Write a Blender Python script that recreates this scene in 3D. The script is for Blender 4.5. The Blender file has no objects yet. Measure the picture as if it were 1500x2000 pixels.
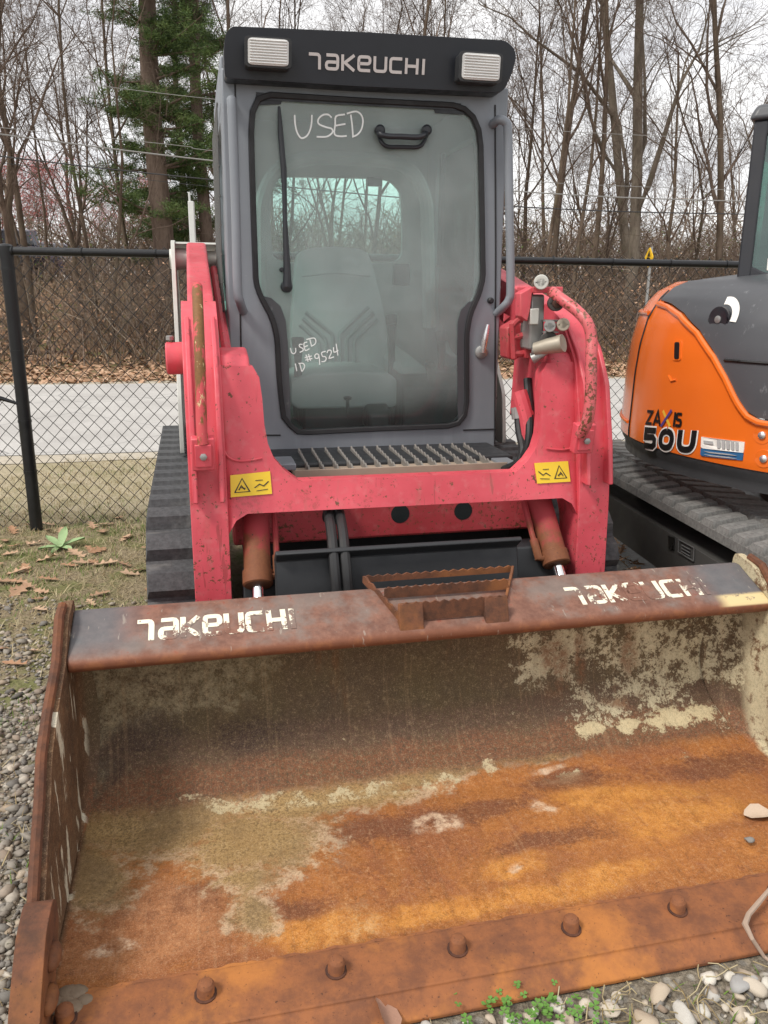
import bpy, bmesh, math, random
import numpy as np
from mathutils import Vector, Matrix
from mathutils.geometry import tessellate_polygon
random.seed(7)
RNG = np.random.default_rng(11)
R = math.radians
scene = bpy.context.scene
col = scene.collection

# ------------------------------------------------------------------ camera
FPX, CX, CY, CAMH = 1550.0, 750.0, 1000.0, 1.40      # focal length in pixels of the 1500x2000 photograph
PITCH, ROLL, YAW = R(15.4), R(0.6), R(13.1)          # YAW: heading of the loader
cr, sr, cp, sp = math.cos(ROLL), math.sin(ROLL), math.cos(PITCH), math.sin(PITCH)
up0 = np.array([0, sp, cp]); rt0 = np.array([1.0, 0, 0])
CA = cr * rt0 + sr * up0                              # camera right
CB = -sr * rt0 + cr * up0                             # camera up
CC = np.array([0, cp, -sp])                           # camera forward
cam_d = bpy.data.cameras.new('camera')
cam = bpy.data.objects.new('camera', cam_d)
col.objects.link(cam)
M = Matrix.Identity(4)
for i in range(3):
    M[i][0], M[i][1], M[i][2] = CA[i], CB[i], -CC[i]
M[2][3] = CAMH
cam.matrix_world = M
cam_d.sensor_fit = 'HORIZONTAL'
cam_d.sensor_width = 36.0
cam_d.lens = 36.0 * FPX / 1500.0
cam_d.clip_start = 0.05
cam_d.clip_end = 3000
scene.camera = cam

# ------------------------------------------------------------------ sky, sun, exposure
SUN_EL, SUN_AZ = 52.0, 232.0        # azimuth measured clockwise from +Y: light comes from the left, behind the camera
world = bpy.data.worlds.new('World')
scene.world = world
world.use_nodes = True
wn = world.node_tree
wn.nodes.clear()
w_out = wn.nodes.new('ShaderNodeOutputWorld')
w_bg = wn.nodes.new('ShaderNodeBackground')
w_sky = wn.nodes.new('ShaderNodeTexSky')
w_sky.sky_type = 'NISHITA'
w_sky.sun_disc = False
w_sky.sun_elevation = R(SUN_EL)
w_sky.sun_rotation = R(SUN_AZ)
w_tc = wn.nodes.new('ShaderNodeTexCoord')
w_map = wn.nodes.new('ShaderNodeMapping')
w_map.inputs['Scale'].default_value = (1.0, 1.0, 3.5)
w_no = wn.nodes.new('ShaderNodeTexNoise')
w_no.inputs['Scale'].default_value = 3.2
w_no.inputs['Detail'].default_value = 7
w_no.inputs['Roughness'].default_value = 0.6
w_no.inputs['Distortion'].default_value = 0.6
w_ramp = wn.nodes.new('ShaderNodeValToRGB')
w_ramp.color_ramp.elements[0].position = 0.33
w_ramp.color_ramp.elements[0].color = (0.63, 0.62, 0.635, 1)
w_ramp.color_ramp.elements[1].position = 0.62
w_ramp.color_ramp.elements[1].color = (1.0, 0.98, 0.955, 1)
w_mul = wn.nodes.new('ShaderNodeVectorMath')
w_mul.operation = 'SCALE'
w_mul.inputs['Scale'].default_value = 7.4             # radiance of the cloud deck before the background strength
w_mix = wn.nodes.new('ShaderNodeMix')
w_mix.data_type = 'RGBA'
w_mix.inputs['Factor'].default_value = 0.9            # the cloud deck hides nearly all of the blue
wl = wn.links.new
wl(w_tc.outputs['Generated'], w_map.inputs['Vector'])
wl(w_map.outputs['Vector'], w_no.inputs['Vector'])
wl(w_no.outputs['Fac'], w_ramp.inputs['Fac'])
wl(w_ramp.outputs['Color'], w_mul.inputs[0])
wl(w_sky.outputs['Color'], w_mix.inputs['A'])
wl(w_mul.outputs['Vector'], w_mix.inputs['B'])
wl(w_mix.outputs['Result'], w_bg.inputs['Color'])
w_bg.inputs['Strength'].default_value = 0.10
wl(w_bg.outputs['Background'], w_out.inputs['Surface'])

sun_d = bpy.data.lights.new('sun', 'SUN')
sun_d.energy = 1.5
sun_d.angle = R(14)
sun_d.color = (1.0, 0.95, 0.87)
sun = bpy.data.objects.new('sun', sun_d)
col.objects.link(sun)
sd = Vector((math.sin(R(SUN_AZ)) * math.cos(R(SUN_EL)), math.cos(R(SUN_AZ)) * math.cos(R(SUN_EL)), math.sin(R(SUN_EL))))
sun.rotation_euler = sd.to_track_quat('Z', 'Y').to_euler()
sun.location = (0, 0, 30)

scene.view_settings.view_transform = 'Standard'
scene.view_settings.look = 'None'
scene.view_settings.gamma = 1.0
scene.view_settings.exposure = 0.95
scene.view_settings.use_curve_mapping = False
scene.cycles.transparent_max_bounces = 16
scene.cycles.max_bounces = 5
scene.cycles.diffuse_bounces = 3
scene.cycles.glossy_bounces = 3
scene.cycles.use_denoising = True

# ------------------------------------------------------------------ measuring helpers (photograph pixel + chosen depth -> point)
def ray(x, y):
    return CC + (x - CX) / FPX * CA - (y - CY) / FPX * CB
CAMP = np.array([0, 0, CAMH])
EX = np.array([math.cos(YAW), math.sin(YAW), 0.0])    # loader axes in the world
EY = np.array([-math.sin(YAW), math.cos(YAW), 0.0])
LO = np.array([0.011, 1.27, 0.0])                     # loader origin: on its cutting edge
XC = 0.36                                             # loader centre line
def to_m(w):
    q = w - LO
    return np.array([q @ EX, q @ EY, q[2]])
def to_w(m):
    return LO + m[0] * EX + m[1] * EY + np.array([0, 0, m[2]])
def mp(x, y, Y):
    d = ray(x, y)
    return to_m(CAMP + d * ((Y - (CAMP - LO) @ EY) / (d @ EY)))
def mz(x, y, Z):
    d = ray(x, y)
    return to_m(CAMP + d * ((Z - CAMH) / d[2]))
def wy(x, y, Y):
    d = ray(x, y)
    return CAMP + d * (Y / d[1])
def wz(x, y, Z):
    d = ray(x, y)
    return CAMP + d * ((Z - CAMH) / d[2])

# ------------------------------------------------------------------ object helpers
def tag(o, label=None, cat=None, group=None, kind=None):
    if label: o['label'] = label
    if cat: o['category'] = cat
    if group: o['group'] = group
    if kind: o['kind'] = kind
    return o
def empty(name, loc=(0, 0, 0), rz=0.0):
    o = bpy.data.objects.new(name, None)
    col.objects.link(o)
    o.location = loc
    o.rotation_euler = (0, 0, rz)
    o.empty_display_size = 0.2
    return o
def link(name, mesh, mat=None, parent=None):
    o = bpy.data.objects.new(name, mesh)
    col.objects.link(o)
    if mat is not None and not mesh.materials:
        mesh.materials.append(mat)
    if parent is not None:
        o.parent = parent
    return o
def inst(src, parent=None, loc=None, rot=None, scale=None, name=None):
    o = src.copy()
    col.objects.link(o)
    if name: o.name = name
    if parent is not None: o.parent = parent
    if loc is not None: o.location = loc
    if rot is not None: o.rotation_euler = rot
    if scale is not None: o.scale = scale
    return o
def np_mesh(name, verts, faces, smooth=False):
    """verts (n,3) and faces (m,3) or (m,4) arrays -> mesh"""
    verts = np.asarray(verts, dtype=np.float32)
    faces = np.asarray(faces, dtype=np.int32)
    me = bpy.data.meshes.new(name)
    k = faces.shape[1]
    me.vertices.add(len(verts))
    me.vertices.foreach_set('co', verts.ravel())
    me.loops.add(faces.size)
    me.loops.foreach_set('vertex_index', faces.ravel())
    me.polygons.add(len(faces))
    me.polygons.foreach_set('loop_start', np.arange(0, faces.size, k, dtype=np.int32))
    me.polygons.foreach_set('loop_total', np.full(len(faces), k, dtype=np.int32))
    if smooth:
        me.polygons.foreach_set('use_smooth', np.ones(len(faces), dtype=bool))
    me.update(calc_edges=True)
    return me
def np_tubes(P, Rad, sides=3):
    """P (n,k,3) polylines, Rad (n,k) -> verts, quads"""
    n, k, _ = P.shape
    T = np.gradient(P, axis=1)
    T /= np.linalg.norm(T, axis=2, keepdims=True) + 1e-9
    ref = np.where(np.abs(T[:, :, 2:3]) > 0.9, np.array([[[1.0, 0, 0]]]), np.array([[[0, 0, 1.0]]]))
    U = np.cross(T, ref); U /= np.linalg.norm(U, axis=2, keepdims=True) + 1e-9
    V = np.cross(T, U)
    a = np.arange(sides) * 2 * math.pi / sides
    ring = U[:, :, None, :] * np.cos(a)[None, None, :, None] + V[:, :, None, :] * np.sin(a)[None, None, :, None]
    verts = P[:, :, None, :] + ring * Rad[:, :, None, None]
    verts = verts.reshape(-1, 3)
    idx = np.arange(n * k * sides).reshape(n, k, sides)
    a0 = idx[:, :-1, :]; a1 = np.roll(a0, -1, axis=2); b0 = idx[:, 1:, :]; b1 = np.roll(b0, -1, axis=2)
    faces = np.stack([a0, a1, b1, b0], axis=-1).reshape(-1, 4)
    return verts, faces

class MB:
    """collects shapes; build() links them as ONE mesh object"""
    def __init__(s):
        s.v, s.f = [], []
    def add(s, vs, fs):
        o = len(s.v)
        s.v += [tuple(float(c) for c in p) for p in vs]
        s.f += [tuple(i + o for i in q) for q in fs]
        return s
    def box(s, x0, x1, y0, y1, z0, z1):
        vs = [(x, y, z) for z in (z0, z1) for y in (y0, y1) for x in (x0, x1)]
        return s.add(vs, [(0, 2, 3, 1), (4, 5, 7, 6), (0, 1, 5, 4), (2, 6, 7, 3), (0, 4, 6, 2), (1, 3, 7, 5)])
    def obox(s, c, ax, ay, az, hx, hy, hz):
        c, ax, ay, az = map(np.array, (c, ax, ay, az))
        vs = [c + ax * hx * i + ay * hy * j + az * hz * k for k in (-1, 1) for j in (-1, 1) for i in (-1, 1)]
        return s.add(vs, [(0, 2, 3, 1), (4, 5, 7, 6), (0, 1, 5, 4), (2, 6, 7, 3), (0, 4, 6, 2), (1, 3, 7, 5)])
    def prism(s, A, B):
        """A, B: two matching closed outlines (3D)"""
        n = len(A)
        if n > 6:
            tri = tessellate_polygon([[Vector(p) for p in A]])
            fs = [tuple(t)[::-1] for t in tri] + [tuple(i + n for i in t) for t in tri]
        else:
            fs = [tuple(range(n))[::-1], tuple(range(n, 2 * n))]
        fs += [(i, (i + 1) % n, n + (i + 1) % n, n + i) for i in range(n)]
        return s.add(list(A) + list(B), fs)
    def ex_x(s, yz, x0, x1):
        return s.prism([(x0, y, z) for y, z in yz], [(x1, y, z) for y, z in yz])
    def ex_y(s, xz, y0, y1):
        return s.prism([(x, y0, z) for x, z in xz], [(x, y1, z) for x, z in xz])
    def ex_z(s, xy, z0, z1):
        return s.prism([(x, y, z0) for x, y in xy], [(x, y, z1) for x, y in xy])
    def ring(s, A0, A1, B0, B1):
        """frame between outline A (outer) and B (inner); 0 = front, 1 = back"""
        n = len(A0)
        vs = list(A0) + list(B0) + list(A1) + list(B1)
        fs = []
        for i in range(n):
            j = (i + 1) % n
            fs += [(i, j, n + j, n + i), (2 * n + j, 2 * n + i, 3 * n + i, 3 * n + j),
                   (j, i, 2 * n + i, 2 * n + j), (n + i, n + j, 3 * n + j, 3 * n + i)]
        return s.add(vs, fs)
    def tube(s, pts, r, n=10, caps=True, closed=False):
        pts = [np.array(p, float) for p in pts]
        m = len(pts)
        rs = r if isinstance(r, (list, tuple)) else [r] * m
        T = []
        for i in range(m):
            a = pts[(i - 1) % m] if (closed or i > 0) else pts[i]
            b = pts[(i + 1) % m] if (closed or i < m - 1) else pts[i]
            t = b - a
            T.append(t / (np.linalg.norm(t) + 1e-12))
        u = np.cross(T[0], [0, 0, 1.0])
        if np.linalg.norm(u) < 0.1: u = np.cross(T[0], [1.0, 0, 0])
        u /= np.linalg.norm(u)
        vs = []
        for i in range(m):
            u = u - T[i] * (u @ T[i]); u /= np.linalg.norm(u) + 1e-12
            w = np.cross(T[i], u)
            for k in range(n):
                a = 2 * math.pi * k / n
                vs.append(pts[i] + rs[i] * (u * math.cos(a) + w * math.sin(a)))
        fs = []
        for i in range(m - 1 + (1 if closed else 0)):
            j = (i + 1) % m
            for k in range(n):
                l = (k + 1) % n
                fs.append((i * n + k, i * n + l, j * n + l, j * n + k))
        if caps and not closed:
            fs.append(tuple(range(n))[::-1])
            fs.append(tuple((m - 1) * n + k for k in range(n)))
        return s.add(vs, fs)
    def lathe(s, c, axis, prof, n=20):
        """prof: list of (distance along axis, radius)"""
        axis = np.array(axis, float); axis /= np.linalg.norm(axis)
        c = np.array(c, float)
        return s.tube([c + axis * d for d, _ in prof], [max(r, 1e-4) for _, r in prof], n)
    def ico(s, c, r, sub=1, sq=(1, 1, 1)):
        bm = bmesh.new()
        bmesh.ops.create_icosphere(bm, subdivisions=sub, radius=1.0)
        vs = [(c[0] + v.co.x * r * sq[0], c[1] + v.co.y * r * sq[1], c[2] + v.co.z * r * sq[2]) for v in bm.verts]
        fs = [tuple(v.index for v in f.verts) for f in bm.faces]
        bm.free()
        return s.add(vs, fs)
    def mesh(s, name, smooth=None):
        me = bpy.data.meshes.new(name)
        me.from_pydata(s.v, [], s.f)
        bm = bmesh.new(); bm.from_mesh(me)
        bmesh.ops.recalc_face_normals(bm, faces=bm.faces)
        bm.to_mesh(me); bm.free()
        if smooth:
            me.polygons.foreach_set('use_smooth', [True] * len(me.polygons))
            me.set_sharp_from_angle(angle=R(smooth))
        me.update()
        return me
    def build(s, name, mat, parent=None, bevel=0.0, smooth=35, seg=2):
        o = link(name, s.mesh(name, smooth), mat, parent)
        if bevel:
            b = o.modifiers.new('bevel', 'BEVEL')
            b.width = bevel; b.segments = seg; b.limit_method = 'ANGLE'; b.angle_limit = R(30)
            b.harden_normals = False
        return o

def smooth_path(pts, n=6):
    """Catmull-Rom through pts"""
    P = [np.array(p, float) for p in pts]
    P = [2 * P[0] - P[1]] + P + [2 * P[-1] - P[-2]]
    out = []
    for i in range(1, len(P) - 2):
        for k in range(n):
            t = k / n
            out.append(0.5 * ((2 * P[i]) + (P[i + 1] - P[i - 1]) * t + (2 * P[i - 1] - 5 * P[i] + 4 * P[i + 1] - P[i + 2]) * t * t
                              + (3 * P[i] - P[i - 1] - 3 * P[i + 1] + P[i + 2]) * t ** 3))
    out.append(P[-2])
    return out
def resample(poly, n):
    P = np.array(poly, float)
    Q = np.vstack([P, P[:1]])
    d = np.linalg.norm(np.diff(Q, axis=0), axis=1)
    c = np.concatenate([[0], np.cumsum(d)])
    t = np.linspace(0, c[-1], n, endpoint=False)
    return np.stack([np.interp(t, c, Q[:, k]) for k in range(P.shape[1])], axis=1)
def rounded(poly, r, n=5):
    """round the corners of a closed 2D outline"""
    P = [np.array(p, float) for p in poly]
    out = []
    m = len(P)
    for i in range(m):
        a, b, c = P[i - 1], P[i], P[(i + 1) % m]
        la, lc = np.linalg.norm(a - b), np.linalg.norm(c - b)
        rr = min(r[i] if isinstance(r, (list, tuple)) else r, la * 0.45, lc * 0.45)
        p0 = b + (a - b) / la * rr
        p1 = b + (c - b) / lc * rr
        for k in range(n + 1):
            t = k / n
            out.append((1 - t) ** 2 * p0 + 2 * t * (1 - t) * b + t * t * p1)
    return out
def inset(poly, d):
    """offset a closed 2D outline inwards by d (positive shrinks)"""
    P = np.array(poly, float)
    area = 0.5 * np.sum(P[:, 0] * np.roll(P[:, 1], -1) - np.roll(P[:, 0], -1) * P[:, 1])
    s = 1.0 if area > 0 else -1.0
    e = np.roll(P, -1, axis=0) - P
    e /= np.linalg.norm(e, axis=1, keepdims=True) + 1e-12
    nrm = s * np.stack([-e[:, 1], e[:, 0]], axis=1)
    m = nrm + np.roll(nrm, 1, axis=0)
    m /= np.maximum(np.sum(m * nrm, axis=1, keepdims=True), 0.35)
    return P + m * d
def ribbon(pts, w, closed=False):
    """flat mitred stroke: returns 2D verts and quads"""
    P = np.array(pts, float)
    n = len(P)
    e = np.diff(P, axis=0)
    if closed: e = np.vstack([e, P[:1] - P[-1:]])
    e /= np.linalg.norm(e, axis=1, keepdims=True) + 1e-12
    nr = np.stack([-e[:, 1], e[:, 0]], axis=1)
    vs = []
    for i in range(n):
        a = nr[(i - 1) % len(nr)] if (closed or i > 0) else nr[0]
        b = nr[i % len(nr)] if (closed or i < n - 1) else nr[-1]
        m = (a + b); m /= max(np.linalg.norm(m), 1e-6)
        m = m / max(m @ b, 0.5)
        vs += [P[i] + m * w / 2, P[i] - m * w / 2]
    fs = [(2 * i, 2 * i + 1, 2 * i + 3, 2 * i + 2) for i in range(n - 1)]
    if closed: fs.append((2 * n - 2, 2 * n - 1, 1, 0))
    return vs, fs
def strokes(mb, lines, w, place):
    """lines of 2D points drawn as flat strokes; place(u, v, k) -> 3D (k lifts crossing strokes apart)"""
    for k, l in enumerate(lines):
        vs, fs = ribbon(l, w)
        mb.add([place(p[0], p[1], k) for p in vs], fs)
LET = {'T': [[(0, .92), (.78, .92), (.78, 0)]], 'a': [[(.08, .92), (.92, .92), (.92, .08), (.08, .08), (.08, .5), (.84, .5)]],
       'K': [[(.08, 1), (.08, 0)], [(.95, .98), (.25, .5), (.95, .02)]],
       'e': [[(.1, .5), (.92, .5), (.92, .92), (.08, .92), (.08, .08), (.95, .08)]],
       'U': [[(.08, 1), (.08, .08), (.92, .08), (.92, 1)]], 'C': [[(.95, .92), (.08, .92), (.08, .08), (.95, .08)]],
       'H': [[(.08, 1), (.08, 0)], [(.92, 1), (.92, 0)], [(.16, .5), (.84, .5)]], 'I': [[(.2, 1), (.2, 0)]],
       'Z': [[(.05, .9), (.88, .9), (.12, .1), (.95, .1)]], 'A': [[(.05, 0), (.5, .95), (.95, 0)], [(.3, .3), (.7, .3)]],
       'S': [[(.92, .9), (.1, .9), (.1, .52), (.9, .48), (.9, .1), (.06, .1)]],
       '5': [[(.92, .88), (.14, .88), (.14, .54), (.75, .56), (.88, .44), (.88, .22), (.72, .1), (.06, .12)]],
       '0': [[(.5, .9), (.22, .82), (.12, .5), (.22, .18), (.5, .1), (.78, .18), (.88, .5), (.78, .82), (.5, .9)]],
       'u': [[(.14, 1), (.14, .3), (.3, .1), (.7, .1), (.86, .3), (.86, 1)]]}
def round_line(l, r=.2):
    """soften the bends of a letter stroke"""
    P = [np.array(p, float) for p in l]
    out = [P[0]]
    for a, b, c in zip(P[:-2], P[1:-1], P[2:]):
        la, lc = np.linalg.norm(a - b), np.linalg.norm(c - b)
        p0, p1 = b + (a - b) / la * min(r, la * .45), b + (c - b) / lc * min(r, lc * .45)
        out += [(1 - t) ** 2 * p0 + 2 * t * (1 - t) * b + t * t * p1 for t in (0, .33, .67, 1)]
    return [tuple(p) for p in out + [P[-1]]]
def text_lines(s, adv=1.25, wide=1.0, narrow={'I': .45}):
    out, x = [], 0.0
    for c in s:
        for l in LET[c]:
            l = l if c in 'KZAX5/' else round_line(l)
            out.append([(x + p[0] * wide, p[1]) for p in l])
        x += adv * narrow.get(c, 1.0)
    return out, x - adv + wide
# ------------------------------------------------------------------ procedural materials
class G:
    def __init__(s, name):
        s.m = bpy.data.materials.new(name)
        s.m.use_nodes = True
        s.nt = s.m.node_tree
        s.nt.nodes.clear()
        s.o = s.nt.nodes.new('ShaderNodeOutputMaterial')
        s._tc = None
    def put(s, sock, v):
        if isinstance(v, bpy.types.NodeSocket): s.nt.links.new(v, sock)
        elif v is not None:
            if sock.type == 'RGBA' and len(v) == 3: v = (*v, 1)
            sock.default_value = v
    def co(s, kind='Object'):
        if s._tc is None: s._tc = s.nt.nodes.new('ShaderNodeTexCoord')
        return s._tc.outputs[kind]
    def mapv(s, scale=(1, 1, 1), loc=(0, 0, 0), rot=(0, 0, 0), vec=None):
        n = s.nt.nodes.new('ShaderNodeMapping')
        s.put(n.inputs['Vector'], vec or s.co())
        n.inputs['Scale'].default_value = scale; n.inputs['Location'].default_value = loc; n.inputs['Rotation'].default_value = rot
        return n.outputs[0]
    def noise(s, scale, detail=4, rough=.55, dist=0.0, vec=None):
        n = s.nt.nodes.new('ShaderNodeTexNoise')
        s.put(n.inputs['Vector'], vec or s.co())
        s.put(n.inputs['Scale'], scale); n.inputs['Detail'].default_value = detail
        n.inputs['Roughness'].default_value = rough; n.inputs['Distortion'].default_value = dist
        return n.outputs['Fac']
    def vor(s, scale, feature='F1', vec=None, out='Distance', rand=1.0):
        n = s.nt.nodes.new('ShaderNodeTexVoronoi')
        n.feature = feature
        s.put(n.inputs['Vector'], vec or s.co()); n.inputs['Scale'].default_value = scale
        n.inputs['Randomness'].default_value = rand
        return n.outputs[out]
    def math(s, op, a, b=0.0, clamp=False):
        n = s.nt.nodes.new('ShaderNodeMath'); n.operation = op; n.use_clamp = clamp
        s.put(n.inputs[0], a); s.put(n.inputs[1], b)
        return n.outputs[0]
    def add(s, a, b): return s.math('ADD', a, b)
    def sub(s, a, b): return s.math('SUBTRACT', a, b)
    def mul(s, a, b): return s.math('MULTIPLY', a, b)
    def mx(s, a, b): return s.math('MAXIMUM', a, b)
    def mn(s, a, b): return s.math('MINIMUM', a, b)
    def st(s, x, lo, hi, a=0.0, b=1.0):
        n = s.nt.nodes.new('ShaderNodeMapRange'); n.interpolation_type = 'SMOOTHSTEP'
        s.put(n.inputs['Value'], x)
        if lo > hi: lo, hi, a, b = hi, lo, b, a
        n.inputs['From Min'].default_value = lo; n.inputs['From Max'].default_value = hi
        n.inputs['To Min'].default_value = a; n.inputs['To Max'].default_value = b
        return n.outputs[0]
    def xyz(s, vec=None):
        n = s.nt.nodes.new('ShaderNodeSeparateXYZ'); s.put(n.inputs[0], vec or s.co())
        return n.outputs
    def mix(s, f, a, b, blend='MIX'):
        n = s.nt.nodes.new('ShaderNodeMix'); n.data_type = 'RGBA'; n.blend_type = blend
        s.put(n.inputs['Factor'], f); s.put(n.inputs['A'], a); s.put(n.inputs['B'], b)
        return n.outputs['Result']
    def ramp(s, f, stops):
        n = s.nt.nodes.new('ShaderNodeValToRGB'); s.put(n.inputs[0], f)
        e = n.color_ramp.elements
        while len(e) < len(stops): e.new(.5)
        for q, (p, c) in zip(e, stops): q.position = p; q.color = (*c, 1)
        return n.outputs[0]
    def blob(s, x, y, cx, cy, rx, ry, nz, amt=.6, soft=.25):
        """soft noisy ellipse mask in two coordinates"""
        a = s.mul(s.sub(x, cx), 1 / rx); b = s.mul(s.sub(y, cy), 1 / ry)
        d = s.math('SQRT', s.add(s.mul(a, a), s.mul(b, b)))
        d = s.add(d, s.mul(s.sub(nz, .5), amt * 2))
        return s.st(d, 1 + soft, 1 - soft)
    def bsdf(s, base, rough=.6, metal=0.0, bump=None, bs=.3, bd=.01, **kw):
        n = s.nt.nodes.new('ShaderNodeBsdfPrincipled')
        s.put(n.inputs['Base Color'], base); s.put(n.inputs['Roughness'], rough); s.put(n.inputs['Metallic'], metal)
        for k, v in kw.items(): s.put(n.inputs[k.replace('_', ' ')], v)
        if bump is not None:
            b = s.nt.nodes.new('ShaderNodeBump'); b.inputs['Strength'].default_value = bs; b.inputs['Distance'].default_value = bd
            s.put(b.inputs['Height'], bump); s.put(n.inputs['Normal'], b.outputs[0])
        return n.outputs[0]
    def done(s, sh):
        s.nt.links.new(sh, s.o.inputs['Surface'])
        return s.m
MT = {}
def simple(name, c, rough=.6, metal=0.0, var=.18, scale=9.0, bs=.12, **kw):
    g = G(name)
    n = g.noise(scale, 5, .6)
    base = g.mix(n, tuple(v * (1 - var) for v in c), tuple(min(1, v * (1 + var)) for v in c))
    rr = g.st(g.noise(scale * 2.3, 3), .3, .7, max(.05, rough - .1), min(1, rough + .1))
    MT[name] = g.done(g.bsdf(base, rr, metal, bump=g.noise(scale * 12, 3), bs=bs, bd=.002, **kw))
    return MT[name]

def red_paint(name, wear=0.0, base=(.68, .068, .095)):
    g = G(name)
    x, y, z = g.xyz()
    big = g.noise(2.2, 4, .6); mid = g.noise(9, 5, .65); fine = g.noise(70, 4, .7); streak = g.noise(14, 4, .6, vec=g.mapv((1, 1, .18)))
    c = g.mix(g.st(big, .3, .7), tuple(v * .76 for v in base), (base[0] * 1.06, base[1] * 1.5, base[2] * 1.4))
    c = g.mix(g.mul(g.st(streak, .5, .75), .25), c, (.42, .04, .05))
    low = g.st(z, 1.0, .45)                                   # the lower half of the arms is knocked about most
    thr = g.sub(g.sub(.668 - wear, g.mul(low, .055)), g.mul(g.st(mid, .45, .75), .10))
    chip = g.st(g.sub(fine, thr), 0, .02)
    rub = g.mul(g.st(g.noise(5.5, 5, .72), .54, .66), g.mul(low, g.st(fine, .44, .60)))
    chip = g.mx(chip, g.mul(rub, .85))
    rust = g.mix(fine, (.05, .022, .012), (.19, .075, .03))
    c = g.mix(chip, c, rust)
    scr = g.mul(g.st(g.noise(38, 3, .6, vec=g.mapv((1, .3, .12), rot=(.3, .4, .2))), .66, .70), .6)
    c = g.mix(scr, c, (.30, .05, .05))
    runs = g.mul(g.st(g.noise(20, 4, .6, vec=g.mapv((1, 1, .06))), .56, .70), .22)
    c = g.mix(runs, c, (.30, .17, .12))
    dust_haze = g.mul(g.st(g.noise(30, 4), .5, .8), .12)
    c = g.mix(dust_haze, c, (.6, .5, .45))
    MT[name] = g.done(g.bsdf(c, g.st(mid, .3, .7, .38, .55), 0, bump=g.sub(g.mul(fine, .25), chip), bs=.25, bd=.0015))
red_paint('red paint')
red_paint('worn red paint', .03, (.50, .048, .06))

def rust_red(name):                                           # tilt cylinders: red paint gone to rust
    g = G(name)
    x, y, z = g.xyz()
    n = g.noise(9, 5, .7); f = g.noise(80, 4, .7)
    k = g.st(g.add(g.sub(.62, z), g.mul(g.sub(n, .5), .35)), -.04, .05)
    c = g.mix(k, (.33, .032, .04), g.mix(f, (.11, .035, .016), (.24, .085, .03)))
    c = g.mix(g.st(f, .66, .7), c, (.06, .028, .018))
    MT[name] = g.done(g.bsdf(c, .75, 0, bump=f, bs=.3, bd=.002))
rust_red('rusty red cylinder')
def rubbed(name):                                             # guard bar: paint rubbed through to rust and pale primer
    g = G(name)
    a = g.noise(16, 5, .7, vec=g.mapv((1, 1, .35))); b_ = g.noise(45, 5, .75, vec=g.mapv((1, 1, .3))); f = g.noise(120, 4, .7)
    c = g.mix(g.st(a, .44, .50), (.55, .075, .085), g.mix(f, (.09, .040, .016), (.28, .13, .035)))
    c = g.mix(g.st(b_, .61, .65), c, (.60, .50, .26))
    MT[name] = g.done(g.bsdf(c, .7, 0, bump=g.add(a, f), bs=.4, bd=.002))
rubbed('rubbed bar')
red_paint('rubbed bar red', .11, (.58, .085, .10))

def cab_paint(name, c):
    g = G(name)
    n = g.noise(3.5, 5, .6); f = g.noise(160, 3, .6); v = g.vor(55)
    b = g.mix(n, tuple(k * .82 for k in c), tuple(k * 1.15 for k in c))
    sp = g.mul(g.st(v, .10, .05), g.st(g.noise(7, 4), .5, .62))
    b = g.mix(g.mul(sp, .6), b, (.4, .42, .44))
    b = g.mix(g.mul(g.st(g.noise(11, 4, .6, vec=g.mapv((1, 1, .12))), .52, .8), .3), b, tuple(k * 1.6 for k in c))
    MT[name] = g.done(g.bsdf(b, .48, .15, bump=f, bs=.12, bd=.001))
cab_paint('cab grey', (.225, .245, .272))
cab_paint('screen grey', (.13, .13, .125))
cab_paint('tower pale grey', (.56, .56, .52))

def rust(name, dark=(.065, .028, .016), mid=(.17, .062, .028), hot=(.36, .13, .03), hotness=.5):
    g = G(name)
    a = g.noise(3.2, 6, .65); b = g.noise(17, 6, .7); f = g.noise(120, 4, .7)
    c = g.mix(g.st(b, .3, .7), dark, mid)
    c = g.mix(g.mul(g.st(a, .48, .66), hotness), c, hot)
    c = g.mix(g.st(f, .62, .70), c, tuple(v * .5 for v in dark))
    MT[name] = g.done(g.bsdf(c, .82, 0, bump=g.add(g.mul(b, .6), g.mul(f, .6)), bs=.4, bd=.003))
rust('brown rust')
rust('orange rust', (.15, .056, .026), (.28, .10, .034), (.48, .18, .038), .75)
rust('dark pin rust', (.03, .013, .009), (.085, .03, .016), (.16, .06, .025), .4)

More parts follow.
